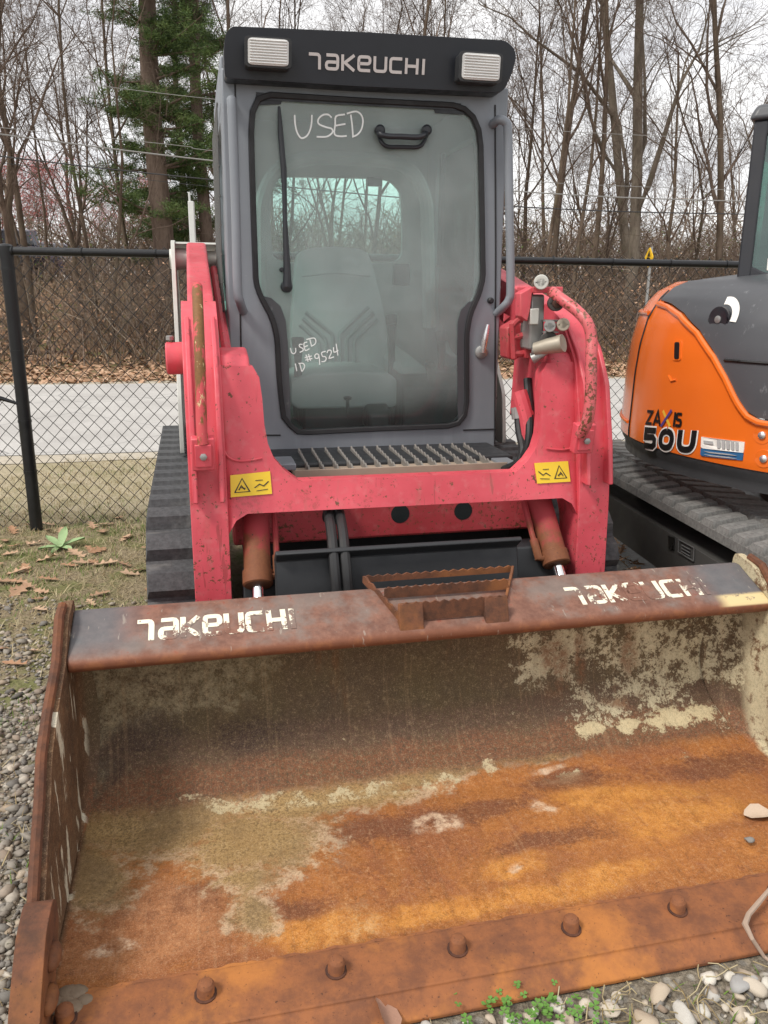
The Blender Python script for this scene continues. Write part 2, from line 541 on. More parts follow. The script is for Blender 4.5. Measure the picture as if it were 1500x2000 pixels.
def bucket_mat():
    g = G('bucket steel')
    x, y, z = g.xyz()
    n1 = g.noise(2.3, 6, .62); n2 = g.noise(6.5, 7, .68, .3); n3 = g.noise(24, 6, .72); f = g.noise(130, 4, .8); f2 = g.noise(330, 2, .6)
    spk = g.vor(210)
    def attr(name):
        a = g.nt.nodes.new('ShaderNodeAttribute'); a.attribute_name = name
        return g.xyz(a.outputs['Color'])
    hot_, dk_, left_ = attr('stain_a'); md_, pale_, film_ = attr('stain_b'); dkl_, big__, rs_ = attr('stain_c'); paint_ = attr('stain_d')[0]
    fm = g.noise(75, 5, .85)
    edge = g.add(g.add(g.mul(g.sub(fm, .5), 1.5), g.add(g.mul(g.sub(n2, .5), 1.1), g.mul(g.sub(n3, .5), 1.5))), g.mul(g.sub(f, .5), .6))
    def many(a, amt, soft):                                 # attribute holds 2 + (1 - distance from the stain's middle)
        return g.st(g.add(g.sub(a, 2.0), g.mul(edge, amt)), -soft, soft)
    # ---- floor: orange rust, browner towards the back, a tongue of dried tan mud on the left
    orange = g.mix(g.st(n3, .3, .7), (.30, .105, .026), (.44, .165, .034))
    brown = g.mix(n3, (.20, .066, .026), (.32, .112, .036))
    fl = g.mix(g.st(g.add(g.add(g.mul(n1, .6), g.mul(n2, .4)), g.mul(n3, .5)), .66, .84), orange, brown)
    hot = many(hot_, 0.9, 0.45)
    fl = g.mix(g.mul(hot, .72), fl, g.mix(g.st(n3, .3, .7), (.44, .165, .028), (.64, .28, .052)))
    dk = many(dk_, 0.9, 0.45)
    fl = g.mix(g.mul(dk, .75), fl, g.mix(n3, (.105, .036, .020), (.19, .064, .028)))
    leftb = many(left_, 0.6, 0.35)
    fl = g.mix(g.mul(leftb, .6), fl, g.mix(g.st(g.add(g.mul(n2, .6), g.mul(n3, .4)), .36, .62), (.17, .062, .026), (.44, .20, .085)))
    mudc = g.mix(g.st(f, .32, .66), (.13, .078, .030), (.46, .30, .125))
    mudc = g.mix(g.mul(g.st(n2, .42, .62), .7), mudc, g.mix(f, (.21, .120, .045), (.38, .235, .090)))
    mudc = g.mix(g.mul(g.st(g.noise(3.1, 5, .6), .45, .60), .55), mudc, g.mix(f, (.11, .070, .038), (.27, .18, .092)))
    md = many(md_, .85, .42)
    fl = g.mix(md, fl, mudc)
    tide = g.mul(g.mul(md, g.sub(1.0, md)), g.mul(g.st(n3, .42, .6), 2.6))
    fl = g.mix(tide, fl, (.60, .43, .28))
    pale = many(pale_, 1.0, 0.4)
    fl = g.mix(g.mul(pale, g.st(n3, .35, .6)), fl, (.60, .42, .28))
    # ---- back
    bk = g.mix(g.st(n2, .3, .7), (.082, .052, .028), (.135, .090, .048))
    bk = g.mix(g.mul(g.st(n1, .42, .62), .6), bk, (.098, .076, .032))
    bk = g.mix(g.mul(g.st(f, .45, .7), .3), bk, (.19, .14, .085))
    cream = g.mix(g.add(g.mul(n3, .6), g.mul(f, .4)), (.40, .34, .20), (.68, .61, .43))
    band = g.mul(g.st(g.add(z, g.mul(g.sub(n2, .5), .12)), .21, .15), g.st(f, .30, .62))
    bk = g.mix(g.mul(band, .8), bk, g.mix(f, (.052, .034, .028), (.17, .085, .055)))
    low = g.mul(g.st(g.add(z, g.mul(g.sub(n2, .5), .10)), .13, .09), g.st(f, .34, .62))
    bk = g.mix(g.mul(low, .7), bk, (.24, .085, .032))
    film = many(film_, 0.9, 0.35)
    film = g.mul(film, g.st(g.add(g.mul(n3, .5), g.mul(f, .5)), .40, .58))
    bk = g.mix(g.mul(film, .85), bk, g.mix(n3, (.22, .18, .105), (.40, .335, .21)))
    dkl = many(dkl_, 0.9, 0.4)
    bk = g.mix(g.mul(dkl, g.mul(g.st(f, .3, .6), .8)), bk, (.060, .036, .028))
    big_ = many(big__, 0.7, 0.5)
    big_ = g.mx(big_, g.mul(g.st(x, 1.20, 1.30), g.st(z, .10, .2)))
    grain = g.add(g.add(g.mul(n3, .55), g.mul(f, .30)), g.mul(n2, .35))
    keep = g.st(g.add(g.add(grain, g.mul(g.sub(g.noise(75, 5, .8), .5), .35)), g.mul(g.sub(big_, 1.0), .30)), .545, .61)
    bk = g.mix(g.mul(keep, big_), bk, cream)
    rs = many(rs_, 0.9, 0.5)
    bk = g.mix(g.mul(rs, g.mul(g.st(n3, .38, .6), .85)), bk, g.mix(f, (.11, .042, .02), (.26, .11, .045)))
    cp_ = many(paint_, 1.5, .10)
    sp2 = g.mul(g.st(n3, .66, .70), g.st(z, .22, .12))
    pt = g.mul(g.mx(cp_, sp2), g.st(f, .24, .36))
    run = g.mul(g.st(g.noise(8, 4, .6, vec=g.mapv((1, .12, .12))), .61, .70), g.st(n3, .35, .6))
    bk = g.mix(g.mul(run, .5), bk, (.17, .068, .022))
    c = g.mix(g.st(g.add(z, g.mul(g.sub(n3, .5), .03)), .040, .062), fl, bk)
    c = g.mix(g.mul(g.mul(pt, g.st(z, .031, .036)), g.mx(g.st(x, .45, .75), g.st(g.add(g.mul(n3, .6), g.mul(f, .4)), .49, .55, .12, .85))), c, g.mix(g.add(g.mul(f, .5), g.mul(n3, .5)), (.33, .25, .13), (.72, .62, .40)))
    # ---- sides: dark rust with paint streaks on the left, cream on the right
    sd = g.mx(g.st(x, -.640, -.656), g.st(x, 1.35, 1.368))
    sl = g.mix(g.st(n2, .35, .65), (.085, .042, .022), (.16, .085, .042))
    sl = g.mix(g.st(n3, .5, .8), sl, (.22, .095, .04))
    gw = g.noise(7.5, 5, .62, vec=g.mapv((1, 2.4, .55), rot=(.55, 0, 0)))
    sl = g.mix(g.mul(g.st(gw, .575, .60), g.st(y, .1, .45)), sl, g.mix(f, (.50, .45, .34), (.78, .72, .57)))
    srt = g.mix(g.st(g.add(g.mul(n3, .6), g.add(g.mul(n2, .4), g.mul(f, .2))), .60, .70), cream, g.mix(f, (.10, .055, .03), (.22, .12, .06)))
    sl = g.mix(g.st(x, .2, .3), sl, srt)
    c = g.mix(sd, c, sl)
    # ---- scratches along the digging direction, then grain over everything
    dig = g.noise(60, 3, .6, vec=g.mapv((1, .035, .035), rot=(0, 0, .06)))
    c = g.mix(g.mul(g.st(dig, .60, .68), .16), c, (.10, .045, .02))
    c = g.mix(g.mul(g.st(dig, .40, .33), .10), c, (.55, .36, .20))
    c = g.mix(g.mul(g.st(fm, .50, .64), .55), c, g.mix(.55, c, (.03, .015, .008)))
    c = g.mix(g.mul(g.st(fm, .48, .34), .40), c, g.mix(.35, c, (.85, .62, .36)))
    c = g.mix(g.mul(g.st(f, .50, .66), .38), c, g.mix(.55, c, (.03, .016, .01)))
    c = g.mix(g.mul(g.st(f2, .50, .72), .55), c, g.mix(.5, c, (.02, .012, .008)))
    c = g.mix(g.mul(g.st(f2, .46, .28), .35), c, g.mix(.4, c, (.80, .66, .46)))
    c = g.mix(g.st(f, .70, .73), c, (.05, .026, .016))
    c = g.mix(g.mul(g.st(spk, .085, .05), g.mul(g.st(n2, .5, .6), .7)), c, (.66, .58, .45))
    h = g.add(g.mul(n3, .5), g.add(g.mul(f, .8), g.mul(g.mx(pt, md), .5)))
    MT['bucket steel'] = g.done(g.bsdf(c, g.st(n2, .3, .7, .68, .92), 0, bump=h, bs=.55, bd=.004, Specular_IOR_Level=.35))
bucket_mat()

def lip_mat(name, letters=False):
    g = G(name)
    x, y, z = g.xyz()
    n2 = g.noise(5, 6, .65); n3 = g.noise(22, 6, .7); f = g.noise(150, 4, .7)
    c = g.mix(g.st(n3, .3, .7), (.14, .062, .042), (.26, .125, .085))
    c = g.mix(g.mul(g.st(n2, .45, .62), .75), c, g.mix(n3, (.15, .12, .105), (.25, .215, .19)))
    c = g.mix(g.mul(g.st(n3, .60, .70), .8), c, (.23, .045, .022))
    ends = g.mx(g.st(x, -.44, -.58), g.st(x, 1.10, 1.26))
    c = g.mix(g.mul(ends, g.mul(g.st(z, .495, .53), .85)), c, g.mix(n3, (.065, .075, .088), (.16, .165, .17)))
    nose = g.st(g.add(z, g.mul(g.sub(n3, .5), .02)), .512, .495)
    c = g.mix(nose, c, g.mix(n3, (.13, .045, .022), (.25, .09, .045)))
    c = g.mix(g.mul(g.st(n3, .5, .64), g.mul(nose, .4)), c, (.30, .115, .04))
    scr = g.st(g.noise(70, 3, .6, vec=g.mapv((1, .2, .2), rot=(0, .5, .3))), .66, .7)
    c = g.mix(g.mul(scr, .5), c, (.36, .32, .27))
    if letters:
        keep = g.st(g.add(g.add(g.mul(g.noise(9, 4, .6), .6), g.mul(n3, .35)), g.mul(g.noise(75, 4, .8), .30)), .665, .635)
        c = g.mix(keep, c, (.80, .75, .60))
    else:
        yel = g.mul(g.mul(g.st(x, 1.19, 1.24), g.st(g.math('ABSOLUTE', g.sub(z, .508)), .014, .008)), g.st(n3, .38, .45))
        c = g.mix(yel, c, (.66, .52, .27))
    MT[name] = g.done(g.bsdf(c, .62, .15, bump=g.add(n3, f), bs=.25, bd=.002))
lip_mat('worn lip'); lip_mat('worn letter paint', True)

def rubber(name, c=(.055, .057, .06), dusty=.5):
    g = G(name)
    n = g.noise(7, 6, .65); f = g.noise(60, 4, .7)
    b = g.mix(g.st(f, .3, .7), tuple(k * .7 for k in c), tuple(k * 1.25 for k in c))
    b = g.mix(g.mul(g.st(n, .45, .7), dusty), b, (.24, .235, .22))
    MT[name] = g.done(g.bsdf(b, .8, 0, bump=g.add(f, n), bs=.4, bd=.004))
rubber('track rubber', (.066, .068, .072), .42)
rubber('dusty excavator rubber', (.17, .168, .16), .9)
simple('black plastic', (.017, .019, .024), .42, bs=.05)
simple('header black', (.014, .017, .024), .38, bs=.04)
simple('gasket rubber', (.014, .014, .016), .6)
simple('black steel', (.022, .024, .027), .55, scale=6)
simple('black hose', (.018, .018, .019), .5)
simple('fence black', (.010, .011, .013), .38)
simple('chrome', (.82, .82, .82), .12, 1.0, var=.03, bs=.02)
simple('grey steel', (.33, .33, .32), .45, .5)
simple('coupler brass', (.40, .36, .29), .5, .4)
simple('coupler dark', (.07, .065, .06), .5, .3)
simple('light lens', (.70, .70, .69), .15, bs=.05)
simple('seat vinyl', (.34, .36, .36), .55, scale=5)
simple('seat groove', (.20, .215, .22), .6)
simple('interior grey', (.33, .355, .35), .7)
simple('console black', (.006, .010, .011), .5)
simple('header letter', (.55, .51, .50), .5, var=.08)
simple('marker white', (.85, .87, .86), .6, var=.05)
simple('label yellow', (.80, .54, .03), .5, var=.12)
simple('label ink', (.03, .026, .02), .6)
simple('step steel', (.25, .235, .215), .6, .3, scale=20, bs=.3)
simple('tan galvanised', (.36, .285, .22), .7, scale=15, bs=.3)
simple('weld tan', (.20, .145, .095), .7, scale=40, var=.5, bs=.4)
simple('handle chrome', (.72, .73, .74), .25, .8, var=.05)
simple('lamp body', (.03, .032, .035), .5)
# excavator
def orange_paint():
    g = G('orange paint')
    n = g.noise(3, 4, .5); f = g.noise(220, 2)
    b = g.mix(n, (.72, .135, .012), (.84, .18, .018))
    MT['orange paint'] = g.done(g.bsdf(b, .26, 0, bump=f, bs=.03, bd=.001, Coat_Weight=.4, Coat_Roughness=.12))
orange_paint()
def hood_mat():
    g = G('hood grey')
    n = g.noise(4, 5, .6); s = g.noise(28, 5, .75, vec=g.mapv((1, 1, .5), rot=(0, .6, .4)))
    b = g.mix(n, (.050, .053, .060), (.085, .088, .096))
    b = g.mix(g.mul(g.st(s, .60, .72), .35), b, (.3, .31, .32))
    MT['hood grey'] = g.done(g.bsdf(b, .42, 0, bump=g.noise(300, 2), bs=.05, bd=.001))
hood_mat()
simple('skirt grey', (.045, .047, .05), .5)
simple('excavator cab black', (.022, .023, .028), .4)
simple('undercarriage black', (.07, .069, .066), .6, scale=4)
simple('decal black', (.010, .009, .009), .35, var=.05)
simple('decal white', (.80, .78, .74), .4, var=.05)
simple('decal blue', (.025, .12, .27), .4, var=.1)
simple('decal purple', (.08, .05, .22), .4, var=.1)
simple('decal gold', (.75, .46, .05), .4, var=.1)
simple('decal grey', (.42, .42, .42), .4)
simple('stamp grey', (.10, .10, .10), .6)

def glass(name, tint, dust_haze, dust_haze_col, refl=.06, ior=1.5, haze_fade=False):
    g = G(name)
    tr = g.nt.nodes.new('ShaderNodeBsdfTransparent'); g.put(tr.inputs[0], tint)
    df = g.nt.nodes.new('ShaderNodeBsdfDiffuse'); g.put(df.inputs[0], dust_haze_col)
    gl = g.nt.nodes.new('ShaderNodeBsdfGlossy'); gl.inputs['Roughness'].default_value = .02; g.put(gl.inputs[0], (1, 1, 1))
    fr = g.nt.nodes.new('ShaderNodeFresnel'); fr.inputs[0].default_value = ior
    m1 = g.nt.nodes.new('ShaderNodeMixShader'); m2 = g.nt.nodes.new('ShaderNodeMixShader')
    x, y, z = g.xyz()
    d = g.st(g.noise(5, 5, .6), .25, .75, dust_haze * .8, dust_haze * 1.2)
    if haze_fade: d = g.mul(d, g.st(g.add(z, g.mul(g.sub(g.noise(3, 3), .5), .15)), 0.90, 1.12, .12, 1.0))   # painted sky haze fades out towards the bottom
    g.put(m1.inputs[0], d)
    g.nt.links.new(tr.outputs[0], m1.inputs[1]); g.nt.links.new(df.outputs[0], m1.inputs[2])
    g.put(m2.inputs[0], g.add(fr.outputs[0], refl))
    g.nt.links.new(m1.outputs[0], m2.inputs[1]); g.nt.links.new(gl.outputs[0], m2.inputs[2])
    MT[name] = g.done(m2.outputs[0])
glass('door glass', (.90, .96, .95), .20, (.72, .79, .78), .0, 1.26, True)  # reflected sky painted in as a pale diffuse haze, strongest at the top
glass('side glass', (.80, .97, .92), .01, (.6, .7, .68), .0, 1.10)
glass('excavator glass', (.30, .62, .55), .05, (.4, .6, .55), .06)
# ------------------------------------------------------------------ ground, road, bank (world axes; v = distance across the road)
SK = .20                                                # the road and the fence run slightly away to the right
def vv(x, y): return y - SK * x
def hgt(x, y):
    v = vv(x, y)
    t = np.clip((v - 15.0) / 13.0, 0, 1)
    return 1.7 * t * t * (3 - 2 * t)
def ground_mat():
    g = G('yard ground')
    x, y, z = g.xyz()
    v = g.sub(y, g.mul(x, SK))
    n1 = g.noise(.9, 5, .6); n2 = g.noise(4, 6, .65); n3 = g.noise(22, 6, .7); f = g.noise(90, 4, .75)
    peb = g.vor(42); pebc = g.vor(42, out='Color')
    grit = g.mix(g.st(f, .3, .7), (.11, .092, .068), (.32, .275, .21))
    grit = g.mix(g.mul(g.st(peb, .5, .2), .7), grit, g.mix(g.xyz(pebc)[0], (.16, .15, .135), (.48, .45, .39)))
    soil = g.mix(n3, (.18, .14, .088), (.40, .325, .21))
    soil = g.mix(g.st(n2, .46, .62), soil, g.mix(n3, (.12, .13, .045), (.24, .235, .105)))
    soil = g.mix(g.st(f, .62, .72), soil, (.38, .32, .22))
    dry = g.mix(n3, (.33, .275, .175), (.54, .47, .34))
    dry = g.mix(g.mul(g.st(n2, .42, .62), .45), dry, (.26, .24, .12))
    dry = g.mix(g.st(f, .60, .7), dry, (.50, .45, .34))
    lit = g.mix(n3, (.16, .095, .055), (.36, .235, .145))
    lit = g.mix(g.st(n2, .52, .6), lit, (.13, .125, .05))
    c = g.mix(g.st(g.add(v, g.mul(g.sub(n2, .5), 2.2)), 2.5, 3.2), grit, soil)
    c = g.mix(g.st(g.add(v, g.mul(g.sub(n2, .5), .8)), 4.9, 5.5), c, dry)
    c = g.mix(g.st(v, 13.0, 14.2), c, lit)
    return g.done(g.bsdf(c, .95, 0, bump=g.add(g.mul(n3, .6), g.add(f, peb)), bs=.7, bd=.02, Specular_IOR_Level=.2))
MT['yard ground'] = ground_mat()
gx = np.concatenate([[-600, -250, -120, -60, -35], np.linspace(-24, 24, 49), [35, 60, 120, 250, 600]])
gv = np.concatenate([[-60, -20, -6, -2], np.linspace(0, 6, 13), [7, 8, 10, 12, 13, 14, 15, 16, 17, 18, 19, 20, 21, 22, 23, 24, 25, 26, 27, 28, 29, 31, 35, 45, 70, 120, 300, 900]])
XX, VV = np.meshgrid(gx, gv, indexing='ij')
YY = VV + SK * np.clip(XX, -60, 60)
ZZ = hgt(np.clip(XX, -60, 60), YY)
gvts = np.stack([XX, YY, ZZ], axis=-1).reshape(-1, 3)
ni, nj = XX.shape
ii = np.arange(ni * nj).reshape(ni, nj)
gfs = np.stack([ii[:-1, :-1], ii[1:, :-1], ii[1:, 1:], ii[:-1, 1:]], axis=-1).reshape(-1, 4)
ground = link('ground', np_mesh('ground', gvts, gfs, True), MT['yard ground'])
tag(ground, 'gravelly yard ground with thin grass, running on to a leaf-covered bank', kind='structure')
def road_mat():
    g = G('asphalt')
    n = g.noise(1.2, 5, .6); f = g.noise(55, 4, .8); v = g.vor(70)
    c = g.mix(g.st(n, .3, .7), (.40, .385, .365), (.50, .485, .46))
    c = g.mix(g.mul(g.st(f, .4, .7), .5), c, (.29, .28, .27))
    cr_ = g.st(g.vor(.55, 'DISTANCE_TO_EDGE'), .006, .002)
    c = g.mix(g.mul(cr_, .6), c, (.12, .12, .12))
    return g.done(g.bsdf(c, .9, 0, bump=g.add(f, v), bs=.3, bd=.006))
MT['asphalt'] = road_mat()
def strip(name, v0, v1, z, mat, wob_=0.0, seed=1):
    xs_ = np.linspace(-60, 60, 241)
    r = np.random.default_rng(seed)
    w0, w1 = np.convolve(r.normal(0, 1, 245), np.ones(5) / 5, 'valid') * wob_, np.convolve(r.normal(0, 1, 245), np.ones(5) / 5, 'valid') * wob_
    a = np.stack([xs_, v0 + SK * xs_ + w0, np.full(241, z)], axis=1); b_ = np.stack([xs_, v1 + SK * xs_ + w1, np.full(241, z)], axis=1)
    i = np.arange(240)
    return link(name, np_mesh(name, np.vstack([a, b_]), np.stack([i, i + 1, i + 242, i + 241], axis=1)), mat)
tag(strip('road', 7.42, 13.15, .010, MT['asphalt'], .05), 'pale grey asphalt road beyond the fence', kind='structure')
simple('sand shoulder', (.42, .375, .30), .95, scale=14, bs=.4, var=.3)
tag(strip('road_shoulder', 7.08, 7.48, .005, MT['sand shoulder'], .10, 5), 'sandy shoulder along the road', kind='structure')
tag(strip('far_shoulder', 13.05, 13.55, .005, MT['sand shoulder'], .12, 6), 'sandy shoulder on the wooded side of the road', kind='structure')

# ---- loose gravel: many small stones as one mass, the biggest ones as stones of their own
def stone_mat():
    g = G('gravel stone')
    oi = g.nt.nodes.new('ShaderNodeNewGeometry').outputs['Random Per Island']
    n = g.noise(60, 4, .6)
    c = g.ramp(oi, [(0, (.09, .085, .078)), (.22, (.20, .185, .165)), (.42, (.33, .295, .24)), (.55, (.24, .215, .185)), (.68, (.26, .19, .135)), (.84, (.44, .40, .34)), (.93, (.34, .26, .18)), (1, (.62, .58, .50))])
    c = g.mix(g.mul(g.st(n, .35, .7), .5), c, (.17, .15, .125))
    return g.done(g.bsdf(c, .85, 0, bump=g.noise(180, 3), bs=.25, bd=.003))
MT['gravel stone'] = stone_mat()
def single_stone_mat():
    g = G('single stone')
    oi = g.nt.nodes.new('ShaderNodeObjectInfo').outputs['Random']
    n = g.noise(30, 4, .6)
    c = g.ramp(oi, [(0, (.16, .155, .15)), (.3, (.33, .31, .28)), (.55, (.42, .39, .34)), (.75, (.24, .19, .15)), (1, (.58, .55, .50))])
    c = g.mix(g.mul(g.st(n, .35, .7), .5), c, (.2, .175, .145))
    return g.done(g.bsdf(c, .8, 0, bump=g.noise(120, 3), bs=.25, bd=.004))
MT['single stone'] = single_stone_mat()
bm_ = bmesh.new(); bmesh.ops.create_icosphere(bm_, subdivisions=2, radius=1.0)
ico_v = np.array([v.co[:] for v in bm_.verts]); ico_f = np.array([[v.index for v in f.verts] for f in bm_.faces]); bm_.free()
bm_ = bmesh.new(); bmesh.ops.create_icosphere(bm_, subdivisions=1, radius=1.0)
ico1_v = np.array([v.co[:] for v in bm_.verts]); ico1_f = np.array([[v.index for v in f.verts] for f in bm_.faces]); bm_.free()
def lumpy(V, rng, amt=.28):
    d = rng.normal(size=(5, 3)); d /= np.linalg.norm(d, axis=1, keepdims=True)
    off = rng.uniform(.28, .72, 5)
    W = V.copy()
    for k in range(5):                                   # shave flat facets off a ball
        h = W @ d[k]
        m = h > off[k]
        W[m] -= np.outer((h[m] - off[k]) * .9, d[k])
    return W * (1 + rng.uniform(-.06, .06, (len(V), 1)))
stone_shapes = [lumpy(ico1_v, RNG) for _ in range(24)]
def in_bucket(x, y):
    q = (np.stack([x - LO[0], y - LO[1]], axis=-1))
    a = q @ EX[:2]; b_ = q @ EY[:2]
    return (a > BL_ - .03) & (a < BR_ + .03) & (b_ > -.07) & (b_ < .95)
BL_, BR_ = -.67, 1.385
def scatter(n, x0, x1, y0, y1, keep):
    x = RNG.uniform(x0, x1, n); y = RNG.uniform(y0, y1, n)
    m = keep(x, y)
    return x[m], y[m]
def cheap_noise(x, y, s, seed=0):
    r = np.random.default_rng(seed); out = np.zeros_like(x)
    for k in range(6):
        a, b_ = r.normal(0, s, 2); out += np.sin(a * x + b_ * y + r.uniform(0, 6.28))
    return out / 6
def keep_gravel(x, y):
    d = cheap_noise(x, y, 3.0, 4) * .5
    fade = np.clip((3.4 - (y + d)) / 1.1, 0.07, 1)
    return (RNG.uniform(0, 1, len(x)) < fade * np.clip(.75 + .9 * cheap_noise(x, y, 5.0, 14), .25, 1)) & ~in_bucket(x, y)
x1_, y1_ = scatter(34000, -2.1, -.55, .85, 3.5, keep_gravel)
x2_, y2_ = scatter(7000, -.85, 1.75, .90, 1.85, keep_gravel)
xa, ya = np.concatenate([x1_, x2_]), np.concatenate([y1_, y2_])
V, F = [], []
size = np.exp(RNG.normal(math.log(.0074), .50, len(xa)))
size = np.clip(size, .0035, .024)
for i in range(len(xa)):
    S = stone_shapes[i % 24]
    a = RNG.uniform(0, 6.28); c_, s_ = math.cos(a), math.sin(a)
    W = S * np.array([1.25, .9, .62]) * size[i]
    W = np.stack([W[:, 0] * c_ - W[:, 1] * s_ + xa[i], W[:, 0] * s_ + W[:, 1] * c_ + ya[i], W[:, 2] + size[i] * .30], axis=1)
    V.append(W); F.append(ico1_f + i * len(S))
gr = link('gravel', np_mesh('gravel', np.vstack(V), np.vstack(F), False), MT['gravel stone'])
tag(gr, 'loose grey gravel scattered over the yard', kind='stuff')
big = []
for k in range(10):
    me = np_mesh('stone', lumpy(ico_v, RNG) * np.array([1.2, .9, .65]), ico_f, True)
    me.materials.append(MT['single stone']); big.append(me)
xb, yb_ = scatter(300, -1.7, 1.55, .80, 2.3, lambda x, y: ~in_bucket(x, y))
for i in range(min(140, len(xb))):
    o = bpy.data.objects.new('stone', big[i % 10]); col.objects.link(o); o.parent = ground
    s_ = float(np.clip(np.exp(RNG.normal(math.log(.0145), .30)), .009, .030))
    o.location = (xb[i], yb_[i], s_ * .38); o.scale = (s_, s_, s_); o.rotation_euler = (RNG.uniform(-.2, .2), RNG.uniform(-.2, .2), RNG.uniform(0, 6.28))

pr_ = np.random.default_rng(77)
def pale_stone_mat():
    g = G('pale stone')
    oi = g.nt.nodes.new('ShaderNodeObjectInfo').outputs['Random']
    c = g.ramp(oi, [(0, (.30, .30, .30)), (.3, (.46, .44, .40)), (.6, (.60, .57, .50)), (.8, (.42, .34, .25)), (1, (.72, .69, .62))])
    c = g.mix(g.mul(g.st(g.noise(25, 5, .6), .45, .7), .5), c, (.28, .24, .19))
    return g.done(g.bsdf(c, .75, 0, bump=g.noise(90, 3), bs=.2, bd=.004))
MT['pale stone'] = pale_stone_mat()
for k in range(150):                                     # bigger rounded pebbles lying along the front of the cutting edge
    q = to_w(np.array([pr_.uniform(-.1, 1.55), -.055 - abs(pr_.normal(0, .13)), 0]))
    s_ = float(np.clip(np.exp(pr_.normal(math.log(.016), .35)), .008, .032))
    o = bpy.data.objects.new('stone', big[k % 10]); col.objects.link(o); o.parent = ground
    o.location = (q[0], q[1], s_ * .42); o.scale = (s_, s_, s_); o.rotation_euler = (pr_.uniform(-.3, .3), pr_.uniform(-.3, .3), pr_.uniform(0, 6.28))
    o.material_slots[0].link = 'OBJECT'; o.material_slots[0].material = MT['pale stone']
# ---- grass and dead stems
def blade_mat(name, a, b_, c_):
    g = G(name)
    oi = g.nt.nodes.new('ShaderNodeNewGeometry').outputs['Random Per Island']
    c = g.ramp(oi, [(0, a), (.5, b_), (1, c_)])
    return g.done(g.bsdf(c, .7, 0, Specular_IOR_Level=.2))
MT['green grass'] = blade_mat('green grass', (.06, .12, .018), (.12, .20, .035), (.20, .25, .07))
MT['dry grass'] = blade_mat('dry grass', (.20, .145, .07), (.36, .29, .165), (.48, .41, .26))
def blades(name, x, y, h, wd, mat, lay, label):
    n = len(x)
    a = RNG.uniform(0, 6.28, n); l = RNG.uniform(*lay, n); hh = h * RNG.uniform(.5, 1.3, n)
    d = np.stack([np.cos(a), np.sin(a), np.zeros(n)], axis=1); s = np.stack([-np.sin(a), np.cos(a), np.zeros(n)], axis=1)
    p = np.stack([x, y, hgt(x, y)], axis=1)
    up = np.array([0, 0, 1.0])
    q1 = p + d * (hh * np.sin(l) * .45)[:, None] + up * (hh * np.cos(l) * .6)[:, None]
    q2 = p + d * (hh * np.sin(l))[:, None] + up * (hh * np.cos(l) * .85 + .004)[:, None]
    w = (wd * RNG.uniform(.6, 1.3, n))[:, None]
    Vv = np.stack([p - s * w, p + s * w, q1 + s * w * .7, q1 - s * w * .7, q2], axis=1).reshape(-1, 3)
    k = np.arange(n)[:, None] * 5
    Ff = np.concatenate([k + [0, 1, 2], k + [0, 2, 3], k + [3, 2, 4]], axis=1).reshape(-1, 3)
    o = link(name, np_mesh(name, Vv, Ff), mat)
    return tag(o, label, kind='stuff')
def clear_loader(x, y):
    q = (np.stack([x - LO[0], y - LO[1]], axis=-1)); a = q @ EX[:2]; b_ = q @ EY[:2]
    return ~((a > -.52) & (a < 1.25) & (b_ > .9) & (b_ < 3.45)) & ~in_bucket(x, y)
def kg(x, y):
    d = cheap_noise(x, y, 4.5, 9) + cheap_noise(x, y, 11, 3) * .7
    return (d > .20 - .10 * (y < 2.2)) & clear_loader(x, y) & (RNG.uniform(0, 1, len(x)) < np.clip((y - .6) / 2.2, .22, 1))
x, y = scatter(60000, -3.0, 2.2, .8, 4.9, kg)
blades('grass', x, y, .030, .0016, MT['green grass'], (.2, 1.2), 'short green grass growing through the gravel')
def kd(x, y):
    d = cheap_noise(x, y, 4.0, 21) + cheap_noise(x, y, 9, 22) * .6
    return (d > -.22) & clear_loader(x, y) & (RNG.uniform(0, 1, len(x)) < np.clip((y - 1.0) / 2.6, .14, 1))
x, y = scatter(60000, -3.2, 2.4, .8, 5.0, kd)
blades('dry_grass', x, y, .055, .0016, MT['dry grass'], (.9, 1.5), 'dead straw-coloured grass lying on the yard')
def kv(x, y):
    v = vv(x, y)
    return (v > 4.9) & (v < 7.2) & (cheap_noise(x, y, 2.2, 31) > -.35)
x, y = scatter(60000, -5, 4.5, 3.9, 8.4, kv)
blades('verge_grass', x, y, .035, .0022, MT['dry grass'], (.5, 1.4), 'pale dry grass of the verge between fence and road')
x, y = scatter(16000, -5, 4.5, 3.9, 8.4, lambda x, y: kv(x, y) & (cheap_noise(x, y, 2.6, 33) > .12))
blades('verge_green', x, y, .030, .0022, MT['green grass'], (.4, 1.3), 'thin green grass of the verge between fence and road')

